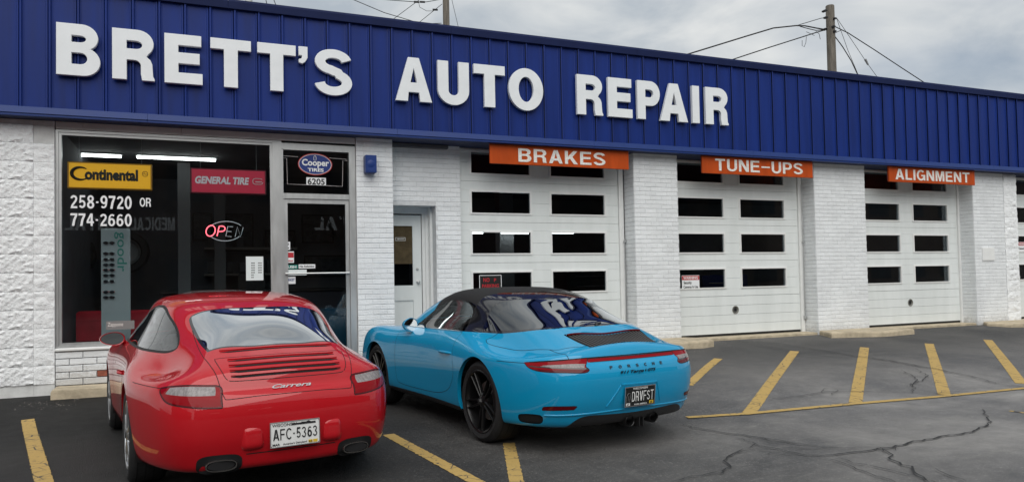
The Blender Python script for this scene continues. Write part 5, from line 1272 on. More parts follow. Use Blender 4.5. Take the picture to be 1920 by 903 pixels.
# plate with its recess
h = cb.hit((0, -3, .43), (0, 1, 0))[0]
po, sub = plate(CYAN, (.003, h.y - .016, .434), R_(6), M_plateblack, M_plate, '', '', '', '')
mb = MB(); mb.frame(-.156, .156, -.080, .080, .007, -.006, .001); lb(mb, 'plate_frame', M_chrome, po)
ptxt(po, 'DRVFST', -.082, -.040, .078, M_plate, .222, own=True, stroke=.11, gap=.16)
ptxt(po, 'WISCONSIN', -.075, .054, .016, M_plate, .15, off=.02); ptxt(po, 'ROAD AMERICA', -.055, -.070, .011, M_plate, .13, off=.02)
mb = MB(); mb.box(-.140, -.100, -.0035, -.0022, -.070, -.050); lb(mb, 'white_sticker', M_plate, po); mb = MB(); mb.box(.098, .140, -.0035, -.0022, -.070, -.046); lb(mb, 'yellow_sticker', M_stickery, po)
ptxt(po, '23', .106, -.066, .014, M_ink, .022, off=.04, y=-.0045); ptxt(po, '07', -.132, -.066, .011, M_ink, .022, off=.03, y=-.0045)
mb = MB(); mb.tube([(-.135, -.003, -.045), (-.14, -.003, -.01), (-.128, -.003, .02), (-.115, -.003, .03), (-.095, -.003, .025), (-.10, -.003, -.01), (-.112, -.003, -.04)], .0012, 5); mb.tube([(-.12, -.003, -.03), (-.115, -.003, .01)], .001, 5); lb(mb, 'plate_track_emblem', M_alu, po)
# pressed edges of the number plate recess
def zr(pts, w=.010): ribbon(cb, pts, w, .0006, 'recess_edge', P_cyan, CYAN, thick=.006)
def lin(a, b, n=8): return [(a[0] + (b[0] - a[0]) * i / n, a[1] + (b[1] - a[1]) * i / n) for i in range(n + 1)]
zr(lin((-.175, .535), (.185, .530)) , .014); zr(lin((.190, .528), (.245, .37)), .012); zr(lin((-.180, .532), (-.30, .372)), .012)
zr([(-.74 + 1.48 * k / 40, .338 - .02 * abs(-.74 + 1.48 * k / 40)) for k in range(41)], .016)
# exhaust and diffuser
for s in (-1, 1):
    h = cb.hit((s * .13, -3, .24), (0, 1, 0))[0]
    mb = MB(); mb.lathe([(.10, .044), (-.01, .046), (-.014, .043), (-.01, .039), (.02, .036), (.06, .036), (.06, .001)], 28, 'Y'); lb(mb, 'exhaust_tip', M_blackrim, CYAN, (.08 + s * .125, h.y - .012, .232))
    mb = MB(); mb.box(.08 + s * .02 - .004, .08 + s * .02 + .004, h.y - .015, h.y + .1, .17, .245); lb(mb, 'diffuser_fin', M_blacktrim, CYAN)
    mirror(CYAN, .835, 1.56, .925, s, P_cyan, .078, .070, yaw=.05)
    h = cb.hit((s * 3, .65, .715), (-s, 0, 0)); mb = MB(); mb.tube([(h[0].x - s * .0, .52, .712), (h[0].x + s * .022, .56, .716), (h[0].x + s * .024, .72, .716), (h[0].x - s * .002, .80, .712)], [.010, .013, .013, .009], 8); lb(mb, 'door_handle', P_cyan, CYAN)
mb = MB(); a = top_hit(cb, 0.04, -.44)[0]; mb.tube([a + Vector((0, 0, -.01)), a + Vector((0, 0, .018))], [.022, .014], 10); mb.tube([a + Vector((0, 0, .01)), a + Vector((.06, .02, .012))], .008, 6); lb(mb, 'rear_wiper_boss', M_blacktrim, CYAN)
# ================================================================== SIGNS ON THE FRONT
LS = .222
sign = thing('shop_name_sign', "large white raised letters reading BRETT'S AUTO REPAIR on the blue fascia", 'sign', (3.2, 9.86, 3.85))
LET = [('B', -1.568, -1.118), ('R', -.994, -.539), ('E', -.431, -.003), ('T', .087, .564), ('T', .641, 1.113), ("'", 1.153, 1.266), ('S', 1.352, 1.838), ('A', 2.428, 2.942), ('U', 3.029, 3.491), ('T', 3.566, 4.043), ('O', 4.101, 4.652),
       ('R', 5.216, 5.661), ('E', 5.752, 6.184), ('P', 6.278, 6.695), ('A', 6.70, 7.224), ('I', 7.316, 7.453), ('R', 7.578, 8.031)]
for ch, a, b in LET:
    me = letters_mesh(ch, .598, stroke=LS * (1.02 if ch not in 'OS' else .92 if ch == 'O' else .86), extrude=.045, bevel=.005, mats=M_letter, name='letter', width=(b - a))
    zb = min(v.co.z for v in me.vertices)
    o = inst('letter', me, sign, (a * .9975, 9.845, 3.848), (random.uniform(-.004, .004), random.uniform(-.003, .003), 0))
def board(text, pa, pb, ta, tb, label):
    D = 9.95; a, b = onwall(*pa, D), onwall(*pb, D); x0, x1, z0, z1 = a.x, b.x, (a.z + onwall(pb[0], pb[2] if len(pb) > 2 else pb[1], D).z) / 2, FB - .004
    z0 = 3.062
    t = thing('hanging_sign', label, 'sign', ((x0 + x1) / 2, D, z0))
    mb = MB(); mb.box(x0, x1, D, D + .03, z0, z1, bev=.003); mb.build('panel', M_orange, t)
    mb = MB()
    for x in (x0 + .02, x1 - .02, (x0 + x1) / 2): mb.box(x - .012, x + .012, D + .031, D + .05, z0 + .02, z1)
    mb.build('hanger', M_soffit, t)
    l0, l1 = onwall(*ta, D), onwall(*tb, D); w = l1.x - l0.x; h = .198; z = l0.z
    x = l0.x; me = None
    # each letter is its own piece of vinyl
    advs = []
    for ch in text:
        gw = glyph(ch, .17)[0] if ch != '~' else .62
        advs.append(gw)
    tot = sum(advs) + .13 * (len(text) - 1); k = w / tot
    for ch, g in zip(text, advs):
        if ch == '~':
            mb = MB(); mb.box(0, g * k, -.001, .001, .42 * h, .54 * h); me = mb.mesh('letter', M_signtext)
        else: me = letters_mesh(ch, h, stroke=.175, extrude=.002, mats=M_signtext, name='letter', width=g * k)
        inst('letter', me, t, (x, D - .003, z)); x += (g + .13) * k
board('BRAKES', (919, 306), (1179, 315), (972, 303), (1135, 308), 'orange hanging sign reading BRAKES in white letters')
board('TUNE~UPS', (1317, 321), (1524, 330), (1341, 319.5), (1505, 325), 'orange hanging sign reading TUNE-UPS in white letters')
board('ALIGNMENT', (1667, 338), (1828, 344), (1679, 336), (1818, 341), 'orange hanging sign reading ALIGNMENT in white letters')
sp = thing('wall_speaker', 'small dark blue painted box speaker on the pillar by the shop door', 'speaker', (2.10, YW - .13, 2.88))
a, b = onwall(685.5, 323, 9.95), onwall(706, 291, 9.95)
mb = MB(); mb.box(a.x, b.x, 9.95, YW - .014, a.z, b.z, bev=.006); mb.build('housing', M_bluetrim, sp)
mb = MB(); mb.box(a.x + .015, b.x - .015, 9.947, 9.953, a.z + .02, b.z - .02); mb.lathe([(9.944, .0), (9.945, .05), (9.948, .055)], 20, 'Y', ((a.x + b.x) / 2, 0, (a.z + b.z) / 2)); mb.build('grille_cloth', M_bluetrim, sp)
# small cover plate on the far pillar
a, b = onwall(1842, 488, 10.09), onwall(1863, 464, 10.09)
mb = MB(); mb.box(a.x, b.x, 10.074, 10.10, a.z, b.z, bev=.003); o = mb.build('cover_plate', M_doortrim); tag(o, 'small white cover plate on the far brick pillar', 'cover plate')

# ================================================================== INSIDE THE SHOP WINDOW
M_yel = mat('glowing_yellow_face', (.70, .36, .012), .4, emit=(.9, .42, .01, .26)); M_redsign = mat('glowing_raspberry', (.33, .012, .035), .4, emit=(.5, .02, .05, .22)); M_blacktext = mat('black_print', (.01, .01, .01), .5)  # yellow and raspberry faces get an added glow to read through the glass
M_pale = mat('pale_print', (.62, .58, .56), .5); M_wvinyl = mat('white_window_vinyl', (.80, .82, .83), .5); M_bluesign = mat('royal_blue_sign', (.012, .035, .20), .4); M_redtrim = mat('red_print', (.45, .02, .03), .5)
M_paper = mat('white_paper', (.72, .78, .78), .7); M_neonr = mat('lit_red_neon', (.8, .1, .12), .3, emit=(1, .10, .13, 2.6)); M_neonoff = mat('unlit_neon_tube', (.85, .90, .92), .25); M_redvinyl = mat('red_vinyl_chair', (.50, .018, .035), .4, noise_amt=.2, noise_scale=5)
M_green = mat('teal_print', (.02, .20, .16), .5); M_rack = mat('pale_blue_display', (.30, .34, .35), .5); M_picture = mat('dark_picture', (.07, .075, .08), .5, noise_amt=.5, noise_scale=9); M_shelf = mat('dim_shelf', (.10, .10, .10), .6)
def box_sign(p0, p1, D, m, frame, name, label, dep=.09):
    a, b = onwall(p0[0], p1[1], D), onwall(p1[0], p0[1], D); x0, x1, z0, z1 = a.x, b.x, min(a.z, b.z), max(a.z, b.z); c = (z0 + z1) / 2
    t = thing(name, label, 'sign', ((x0 + x1) / 2, D + dep / 2, z0)); mb = MB(); mb.box(x0, x1, D + .006, D + dep, z0, z1, bev=.008); mb.build('case', frame, t)
    mb = MB(); mb.box(x0 + .018, x1 - .018, D, D + .008, z0 + .018, z1 - .018); mb.build('face', m, t)
    mb = MB()
    for x in (x0 + .12, x1 - .12): mb.tube([(x, D + dep / 2, z1), (x, D + dep / 2, 3.25)], .003, 4)
    mb.build('hanging_wire', M_alu, t); return t, x0, x1, z0, z1
M_yelframe = mat('amber_sign_edge', (.42, .20, .01), .45)
t, x0, x1, z0, z1 = box_sign((126, 308), (285, 353), 10.24, M_yel, M_yelframe, 'window_box_sign', 'yellow sign reading Continental hanging inside the shop window')
H_ = z1 - z0; W_ = x1 - x0
put_mesh(text_mesh('ontinental', H_ * .40, M_blacktext, 'lettering', offset=.07, width=W_ * .63), 'lettering', t, (x0 + W_ * .20, 10.236, z0 + H_ * .36))
mb = MB(); pts = [(x0 + W_ * .155 + .105 * math.cos(a) * .9, 10.236, z0 + H_ * .56 + .075 * math.sin(a)) for a in [R_(50 + 260 * i / 20) for i in range(21)]]; mb.tube(pts, [.006 + .016 * math.sin(math.pi * i / 20) for i in range(21)], 6); mb.build('lettering', M_blacktext, t)
mb = MB(); mb.lathe([(10.235, .028), (10.235, .034)], 20, 'Y', (x0 + W_ * .915, 0, z0 + H_ * .62)); mb.tube([(x0 + W_ * .895, 10.235, z0 + H_ * .60), (x0 + W_ * .905, 10.235, z0 + H_ * .66), (x0 + W_ * .92, 10.235, z0 + H_ * .60), (x0 + W_ * .94, 10.235, z0 + H_ * .62)], .004, 5); mb.build('horse_emblem', M_blacktext, t)
t, x0, x1, z0, z1 = box_sign((357, 319), (499, 362), 10.24, M_redsign, mat('dark_red_edge', (.12, .01, .02), .5), 'window_box_sign', 'raspberry red sign reading GENERAL TIRE hanging inside the shop window')
H_ = z1 - z0; W_ = x1 - x0
put_mesh(text_mesh('GENERAL TIRE', H_ * .27, M_wvinyl, 'lettering', offset=.06, width=W_ * .71, shear=.18), 'lettering', t, (x0 + W_ * .06, 10.236, z0 + H_ * .40))
mb = MB(); cx_, cz_ = x0 + W_ * .885, z0 + H_ * .53; mb.tube([(cx_ + .062 * math.copysign(abs(math.cos(a)) ** .6, math.cos(a)), 10.236, cz_ + .038 * math.copysign(abs(math.sin(a)) ** .6, math.sin(a))) for a in [R_(35 + 320 * i / 28) for i in range(29)]], .0055, 5); mb.box(cx_ - .03, cx_ + .05, 10.234, 10.238, cz_ - .012, cz_ + .002); mb.build('emblem', M_pale, t)
# phone numbers on the glass
vn = thing('window_lettering', 'white painted phone numbers 258-9720 or 774-2660 on the shop window', 'lettering', (-1.2, 10.165, 2.2))
for txt, pa, pb, h in (('258-9720', (132, 390), (247, 0), .158), ('OR', (262, 387), (283, 0), .108), ('774-2660', (132, 423), (247, 0), .150)):
    a = onwall(*pa, 10.165); b = onwall(pb[0], pa[1], 10.165); put_mesh(letters_mesh(txt, h, stroke=.17, gap=.10, mats=M_wvinyl, name='lettering', width=b.x - a.x, extrude=.001), 'lettering', vn, (a.x, 10.166, a.z))
# neon OPEN sign
D = 10.26
on = thing('neon_sign', 'neon OPEN sign with red lit O and P and dark tube oval', 'sign', tuple(onwall(422, 452, D)))
def px_tube(pts, r, m, name, par, D=D, n=6):
    mb = MB(); mb.tube([onwall(x, y, D) for x, y in pts], r, n); return mb.build(name, m, par)
def ell(cx, cy, rx, ry, a0, a1, n=24, sk=0): return [(cx + rx * math.cos(R_(a0 + (a1 - a0) * i / n)) - sk * ry * math.sin(R_(a0 + (a1 - a0) * i / n)), cy + ry * math.sin(R_(a0 + (a1 - a0) * i / n))) for i in range(n + 1)]
px_tube(ell(395, 432.5, 8.5, 10, 0, 360, sk=.15), .0065, M_neonr, 'lit_tube', on)
px_tube([(407, 442), (411, 424)] + ell(416, 428.5, 6, 5, -90, 90, 8)[::1] + [(409.5, 434)], .0065, M_neonr, 'lit_tube', on)
px_tube([(437, 425), (427, 424.5), (423.5, 442.5), (434, 443.5)], .006, M_neonoff, 'unlit_tube', on); px_tube([(425.5, 433.5), (434, 434)], .006, M_neonoff, 'unlit_tube', on)
px_tube([(441, 443.5), (445, 425), (451, 444), (456, 426)], .006, M_neonoff, 'unlit_tube', on)
px_tube(ell(424, 433.5, 34, 18.5, -150, -35), .006, M_neonoff, 'unlit_tube', on); px_tube(ell(422, 431, 33, 20.5, 35, 145), .006, M_neonoff, 'unlit_tube', on)
def sheet(name, label, cat, p0, p1, D, m, par=None, th=.002):
    a, b = onwall(p0[0], p1[1], D), onwall(p1[0], p0[1], D); mb = MB(); mb.box(a.x, b.x, D, D + th, a.z, b.z)
    o = mb.build(name, m, par, origin=((a.x + b.x) / 2, D, a.z) if par is None else None)
    if par is None: tag(o, label, cat)
    return o, a, b
hp = thing('opening_hours_sheet', 'white sheet of opening hours taped to the shop window', 'notice', tuple(onwall(478, 526, 10.166)))
o, a, b = sheet('paper', '', '', (461.5, 480.5), (493.5, 525.5), 10.166, M_paper, hp)
mb = MB()
for r in range(7):
    z = b.z - .09 - .031 * r
    for c, (s, e) in enumerate(((.30, .50), (.70, .90))):
        if r > 4 and c: continue
        for q in range(3 if r < 5 else 2): w = (b.x - a.x); mb.box(a.x + w * (s + .075 * q), a.x + w * (s + .075 * q + .055), 10.1645, 10.166, z, z + .012)
mb.build('printed_hours', M_blacktext, hp)

# the room behind the window
mb = MB(); mb.box(-1.60, 3.30, 14.6, 14.7, .25, 3.34); mb.box(-1.62, -1.60, 10.3, 14.6, .25, 3.34); mb.box(3.30, 3.40, 10.8, 14.6, .25, 3.34); mb.box(-1.62, 3.30, 10.26, 14.6, 3.30, 3.345); mb.build('room_wall', M_int, shop)
mb = MB(); mb.box(-1.62, 3.30, 10.22, 14.6, .20, .25); mb.build('room_floor', M_intfloor, shop)
def ltube(x0, x1, y, z, lab, grp=None):
    t = thing('ceiling_light', lab, 'light', ((x0 + x1) / 2, y, z), grp); mb = MB(); mb.box(x0, x1, y - .06, y + .06, z + .02, z + .06); mb.build('housing', M_alu, t)
    mb = MB(); mb.tube([(x0 + .02, y, z), (x1 - .02, y, z)], .017, 8); mb.build('tube', M_tube, t)
a, b = onwall(119, 289.5, 12.0), onwall(230, 293, 12.0); ltube(a.x, b.x, 12.0, a.z, 'lit fluorescent tube above the yellow sign, left of the two tubes')
a, b = onwall(254, 294.5, 12.0), onwall(407, 301, 12.0); ltube(a.x, b.x, 12.0, a.z - .0, 'long lit fluorescent tube right of the gap above the yellow sign')
def chair(p0, p1, lab):
    D = 10.75; a, b = onwall(p0[0], p1[1], D), onwall(p1[0], p0[1], D); w = b.x - a.x; t = thing('red_chair', lab, 'chair', ((a.x + b.x) / 2, D, .25))
    mb = MB(); mb.box(a.x, b.x, D + .40, D + .46, a.z, b.z, bev=.03); mb.box(a.x + .02, b.x - .02, D + .385, D + .41, b.z - .13, b.z - .115); mb.build('backrest', M_redvinyl, t); mb = MB(); mb.box(a.x, b.x, D, D + .42, a.z - .10, a.z, bev=.03); mb.build('seat', M_redvinyl, t)
    mb = MB()
    for x in (a.x + .04, b.x - .04):
        mb.tube([(x, D + .03, .25), (x, D + .03, a.z - .1)], .012, 6); mb.tube([(x, D + .42, .25), (x, D + .42, a.z)], .012, 6)
    mb.build('legs', M_alu, t)
chair((133, 583), (207, 648), 'red vinyl chair by the window, left of the sunglasses rack'); chair((236, 581), (300, 648), 'red vinyl chair right of the sunglasses rack')
# sunglasses rack
gr_ = thing('sunglasses_rack', 'tall pale display rack of sunglasses with teal lettering on its side', 'display rack', tuple(onwall(215, 600, 10.5)))
a, b = onwall(190, 620, 10.5), onwall(244, 428, 10.5)
mb = MB(); mb.box(a.x, b.x, 10.5, 10.54, .25, b.z, bev=.012); mb.build('rack_board', M_rack, gr_)
me = text_mesh('goodr', .11, M_green, 'lettering', offset=.01, width=.50); q = inst('lettering', me, gr_, (a.x + (b.x - a.x) * .56, 10.497, b.z - .045), (0, R_(90), 0))
M_lens = mat('sunglass_lens', (.02, .02, .025), .08, coat=1)
for i, y in enumerate((455, 465, 475, 486, 496, 506, 516, 527, 537, 547, 557)):
    if i in (1, 8): continue
    c = onwall(204, y, 10.48); s_ = part('sunglasses', gr_); s_.location = c - wloc(gr_)
    for e in (-1, 1):
        mb = MB(); n = 12; mb.prism([(e * .034 + .027 * math.cos(2 * math.pi * k / n), .019 * math.sin(2 * math.pi * k / n)) for k in range(n)], -.004, .004); q = lb(mb, 'lens', M_lens, s_)
    mb = MB(); mb.box(-.010, .010, -.005, .005, .004, .010); mb.box(-.065, -.058, -.003, .02, -.002, .008); mb.box(.058, .065, -.003, .02, -.002, .008); lb(mb, 'frame', [M_blacktrim, M_redtrim, M_blacktrim, M_paper][i % 4], s_)
# counter, shelves, pictures, wheels in the show room
ct = thing('reception_counter', 'dark counter across the back of the show room', 'counter', (1.0, 13.1, .25)); mb = MB(); mb.box(-.6, 3.0, 12.9, 13.5, .25, 1.25, bev=.01); mb.build('base', mat('counter_navy', (.012, .018, .035), .5), ct); mb = MB(); mb.box(-.65, 3.05, 12.85, 13.55, 1.25, 1.30, bev=.01); mb.build('counter_top', M_blacktrim, ct)
for i, (x, z, w, h) in enumerate(((.35, 2.0, .5, .7), (1.05, 1.95, .55, .45), (1.72, 2.15, .6, .55), (1.75, 1.5, .8, .42), (-.2, 2.2, .35, .5))):
    t = thing('framed_picture', ['dim framed picture behind the neon sign', 'dim wide framed picture right of the neon sign', 'dim framed picture beside the door mullion', 'low dim framed picture behind the hours sheet', 'narrow dim framed picture left of the neon sign'][i], 'picture', (x + w / 2, 14.55, z))
    mb = MB(); mb.frame(x, x + w, z, z + h, .03, 14.54, 14.58); mb.build('frame', M_blacktrim, t); mb = MB(); mb.box(x + .03, x + w - .03, 14.56, 14.58, z + .03, z + h - .03); mb.build('picture', M_picture, t)
for i, z in enumerate((1.55, 2.02)):
    t = thing('wall_shelf', ['lower wall shelf with small boxes behind the counter', 'upper wall shelf with small boxes behind the counter'][i], 'shelf', (.6, 14.4, z)); mb = MB(); mb.box(.0, 1.6, 14.2, 14.58, z, z + .04); mb.build('board', mat('pale_shelf', (.28, .27, .25), .6), t)
    for k in range(6):
        x = .08 + .25 * k + random.uniform(-.03, .03); mb = MB(); mb.box(x, x + random.uniform(.1, .2), 14.25, 14.5, z + .045, z + random.uniform(.13, .3), bev=.008); mb.build('box', [M_shelf, M_picture, M_int][k % 3], t)
for i, (px_, py_, r) in enumerate(((236, 472, .33), (128, 478, .36))):
    c = onwall(px_, py_, 12.9); t = thing('display_wheel', ['tyre on a pale rim displayed behind the sunglasses rack', 'dark tyre displayed at the left edge of the window'][i], 'tyre', (c.x, 12.9, c.z - r))
    mb = MB(); mb.lathe([(12.9, r * .62), (12.86, r * .7), (12.86, r * .92), (12.9, r), (13.05, r), (13.08, r * .9), (13.08, r * .62)], 36, 'Y', (c.x, 0, c.z)); mb.build('tyre', M_tyre, t)
    mb = MB(); mb.lathe([(12.89, r * .63), (12.92, r * .56), (12.98, r * .5), (12.98, .05), (12.93, .04), (12.92, .0)], 30, 'Y', (c.x, 0, c.z)); mb.build('rim', mat('dim_rim', (.22, .23, .23), .5, metal=.4) if i == 0 else M_blackrim, t)
for i, (px_, D_) in enumerate(((345, 12.6), (412, 13.6))):
    c = onwall(px_, 400, D_); mb = MB(); mb.box(c.x - .09, c.x + .09, D_, D_ + .18, .25, 3.3); mb.build('interior_column', mat('grey_column', (.16, .165, .17), .7), shop)
t = thing('office_chair', 'dark office chair behind the counter', 'chair', (.75, 13.9, .25)); mb = MB(); mb.box(.55, 1.0, 13.8, 13.95, .95, 1.62, bev=.06); mb.build('backrest', M_blacktrim, t); mb = MB(); mb.box(.55, 1.0, 13.85, 14.3, .75, .85, bev=.03); mb.tube([(.77, 14.1, .25), (.77, 14.1, .75)], .03, 8); mb.build('seat', M_blacktrim, t)
cc = thing('blue_chair', 'dark blue tub chair seen through the lower shop door', 'chair', (1.72, 11.2, .25)); mb = MB(); mb.lathe([(.25, .02), (.25, .26), (.62, .30), (.98, .33), (1.0, .30), (.66, .26), (.64, .02)], 24, 'Z', (1.75, 11.25, 0)); mb.build('shell', mat('teal_seat', (.015, .05, .085), .5), cc)
# notices on the shop door and transom
tr = thing('window_lettering', 'blue oval Cooper Tires emblem above street number 6205 on the transom glass', 'emblem', tuple(onwall(591, 348, 10.165)))
def oval(cx, cy, rx, ry, D, m, name, par, th=.001):
    c = onwall(cx, cy, D); e = onwall(cx + rx, cy, D); f_ = onwall(cx, cy - ry, D); a_, b_ = e.x - c.x, f_.z - c.z; mb = MB(); mb.prism([(c.x + a_ * math.cos(2 * math.pi * i / 40), c.z + b_ * math.sin(2 * math.pi * i / 40)) for i in range(40)], D, D + th); return mb.build(name, m, par)
oval(591, 308, 32, 20.5, 10.164, M_redtrim, 'red_border', tr); oval(591, 308, 30.5, 19, 10.162, M_pale, 'pale_border', tr); oval(591, 308, 29.3, 18, 10.160, M_bluesign, 'oval_face', tr)
a, b = onwall(566, 309.5, 10.158), onwall(617, 311, 10.158); put_mesh(text_mesh('Cooper', .085, M_wvinyl, 'lettering', offset=.045, width=b.x - a.x), 'lettering', tr, (a.x, 10.157, a.z))
a, b = onwall(577, 321, 10.158), onwall(607, 322, 10.158); put_mesh(text_mesh('TIRES', .045, M_wvinyl, 'lettering', offset=.045, width=b.x - a.x), 'lettering', tr, (a.x, 10.157, a.z))
mb = MB(); c = onwall(590.5, 297, 10.157); mb.tube([(c.x + .016 * math.cos(k_), 10.157, c.z + .035 * math.sin(k_)) for k_ in [R_(-60 + 300 * i / 14) for i in range(15)]], .004, 5); mb.build('crest', M_wvinyl, tr)
o, a, b = sheet('number_plate_ground', '', '', (574.5, 333.5), (611, 346.5), 10.164, M_wvinyl, tr)
put_mesh(text_mesh('6205', (b.z - a.z) * .78, M_blacktext, 'lettering', offset=.03, width=(b.x - a.x) * .88), 'lettering', tr, (a.x + (b.x - a.x) * .06, 10.161, a.z + (b.z - a.z) * .1))
pl = MB()
for pts in ([(530, 292), (559, 294)], [(617, 296), (651, 299)], [(529, 296), (537.5, 296.5), (539, 345), (574, 346.5)], [(611, 348), (642, 349.5), (643, 301), (651, 301.5)]): pl.tube([onwall(x, y, 10.165) for x, y in pts], .003, 4)
tag(pl.build('border_line', M_pale, tr), kind='stuff')
def notice(label, p0, p1, m, texts=(), D=10.166, name='door_notice', bar=None):
    t = thing(name, label, 'notice', tuple(onwall((p0[0] + p1[0]) / 2, p1[1], D))); o, a, b = sheet('card', '', '', p0, p1, D, m, t)
    w, h = b.x - a.x, b.z - a.z
    if bar: mb = MB(); mb.box(a.x + .003, b.x - .003, D - .001, D, a.z + h * bar[0], a.z + h * bar[1]); mb.build('colour_band', bar[2], t)
    for txt, fx, fz, fw, fh, mm in texts: put_mesh(text_mesh(txt, h * fh, mm, 'lettering', offset=.03, width=w * fw), 'lettering', t, (a.x + w * fx, D - .002, a.z + h * fz))
    return t
notice('white sticker with red shield near the shop door handle', (533, 471), (551, 492.5), M_wvinyl, [('Union', .1, .10, .8, .2, M_redtrim)], bar=(.45, .9, M_redtrim), D=10.172)
notice('narrow white No Soliciting sticker on the shop door', (560, 495), (591, 503), M_wvinyl, [('No Soliciting', .06, .28, .88, .5, M_blacktext)], D=10.172)
notice('teal PUSH sticker at the shop door handle', (533, 496), (558, 504), M_green, [('PUSH', .1, .2, .8, .6, M_wvinyl)], D=10.173)
notice('white long sticker behind the push bar', (537, 505), (575, 516), M_paper, D=10.172)
notice('white card with navy band below the push bar', (532, 518), (554, 532), M_wvinyl, [('MARKET', .08, .4, .84, .3, M_bluesign)], D=10.172)
notice('small dark decal above the red shield sticker', (534, 453), (544, 468), M_wvinyl, [('Z', .2, .2, .6, .6, M_blacktext)], D=10.172)
notice('clear decal low in the shop window reading Zappone', (199, 600), (252, 618), mat('faint_decal', (.20, .19, .19), .5), [('Zappone', .05, .4, .55, .45, M_pale)], D=10.166)
npk = notice('red and black NO PARKING notice in the garage door window', (899, 515), (940, 541), M_blacktext, [('NO', .18, .5, .28, .30, M_redtrim), ('PARKING', .12, .08, .76, .26, M_redtrim), ('P', .66, .50, .1, .26, M_redtrim)], D=10.415, name='no_parking_notice')
a, b = onwall(899, 541, 10.412), onwall(940, 515, 10.412); mb = MB(); mb.frame(a.x, b.x, a.z, b.z, .008, 10.409, 10.414); mb.build('frame', M_wvinyl, npk)
notice('red and white WARNING security notice in the tune-ups door window', (1279, 515.5), (1311, 542), M_wvinyl, [('WARNING', .08, .72, .84, .20, M_wvinyl), ('Security', .1, .38, .45, .20, M_blacktext), ('Cameras In Use', .08, .08, .84, .18, M_blacktext)], D=10.415, name='warning_notice', bar=(.66, .97, M_redtrim))
notice('red and white WARNING notice at the far right garage door', (1909, 453.5), (1922, 473), M_wvinyl, [('WARNING', .08, .72, .84, .20, M_wvinyl), ('Cameras', .08, .3, .84, .18, M_blacktext)], D=10.415, name='warning_notice', bar=(.66, .97, M_redtrim))

# the work bays behind the garage doors
mb = MB(); mb.box(3.42, 24, 17.0, 17.1, .2, 3.4); mb.box(3.40, 3.42, 10.5, 17.0, .2, 3.4); mb.build('bay_wall', M_int, shop)
mb = MB(); mb.box(3.42, 24, 10.5, 17, .26, .30); mb.build('bay_floor', M_intfloor, shop)
for i, (p0, p1, D_) in enumerate((((872, 436), (907, 436.5), 13.5), ((938, 436.5), (992, 437), 13.5), ((1034, 436), (1077, 436.5), 13.5), ((1380, 436), (1440, 436.5), 15.))):
    a, b = onwall(*p0, D_), onwall(*p1, D_); ltube(a.x, b.x, D_, a.z, ['short lit tube in the first window of the brakes bay', 'longer lit tube in the first window of the brakes bay', 'lit tube in the second window of the brakes bay', 'lit tube in the tune-ups bay'][i])

for i, (x, w, h, m_, lab) in enumerate(((4.2, 1.3, 1.5, M_redsign, 'red tool cabinet at the back of the brakes bay'), (8.2, 1.6, 1.7, M_shelf, 'grey parts shelf at the back of the tune-ups bay'), (12.2, 1.5, 1.4, M_bluesign, 'dark blue tool chest at the back of the alignment bay'))):  # the red cabinet shares the added glow of the sign red
    t = thing('tool_cabinet', lab, 'cabinet', (x + w / 2, 16.6, .3)); mb = MB(); mb.box(x, x + w, 16.2, 16.9, .3, h, bev=.02); mb.build('carcass', m_, t)
    for k in range(5):
        mb = MB(); z_ = .4 + (h - .5) / 5 * k; mb.box(x + .03, x + w - .03, 16.18, 16.2, z_, z_ + (h - .5) / 5 - .03, bev=.004); dr = mb.build('drawer', m_, t); mb = MB(); mb.box(x + .2, x + w - .2, 16.15, 16.18, z_ + .06, z_ + .08); mb.build('handle', M_alu, dr)
for i, x in enumerate((5.6, 9.5, 13.3)):
    t = thing('lift_post', ['grey lift post in the brakes bay', 'grey lift post in the tune-ups bay', 'grey lift post in the alignment bay'][i], 'lift', (x, 13.8, .3)); mb = MB(); mb.box(x - .15, x + .15, 13.7, 13.95, .3, 3.2, bev=.02); mb.build('post', mat('lift_paint', (.30, .31, .32), .5), t); mb = MB(); mb.box(x - .9, x + .9, 13.72, 13.9, 1.5, 1.62, bev=.02); mb.build('arm', M_alu, t)

# ================================================================== UTILITY POLES AND WIRES BEHIND THE SHOP
M_pole = mat('weathered_pole', (.13, .115, .095), .9, noise_amt=.45, noise_scale=3, stretch=(6, 6, .5), bump=.7, bump_scale=14)
M_wire = mat('black_cable', (.02, .02, .022), .6)
def P3(x, y, D): return onwall(x, y, D)
def pole(px_, top, D, r, label, name='utility_pole', m=None):
    c = onwall(px_, top, D); t = thing(name, label, 'pole', (c.x, D, 0)); mb = MB(); mb.tube([(c.x + .02, D, 0), (c.x, D, c.z * .6), (c.x, D, c.z - .03), (c.x, D, c.z)], [r * 1.25, r * 1.08, r, r * .9], 14); mb.build('post', m or M_pole, t); return t, c
tA, cA = pole(1556, 11, 22, .165, 'weathered wooden utility pole rising behind the right half of the fascia')
mb = MB()
for (x, y) in ((1548, 20), (1549, 33), (1548, 55), (1565, 35), (1565, 59), (1563, 50), (1546, 21), (1547, 55)):
    p = P3(x, y, 21.8); mb.box(p.x - .05, p.x + .05, 21.75, 21.9, p.z - .035, p.z + .035, bev=.01)
mb.build('bracket', M_blacktrim, tA)
tB, cB = pole(835, -60, 34, .155, 'grey utility pole behind the middle of the fascia')
tC, cC = pole(466, -40, 24, .11, 'pale metal light pole behind the fascia above the apostrophe', 'light_pole', mat('pale_pole', (.42, .44, .42), .5))
def wire(pts, r, label, D=22, extra=None, sag=0):
    Q = [P3(x, y, D) for x, y in pts]
    mb = MB(); mb.tube(Q, r, 5); o = mb.build('overhead_wire', M_wire); c = Q[0]; o.data.transform(Matrix.Translation(-c)); o.location = c; tag(o, label, 'wire'); return o
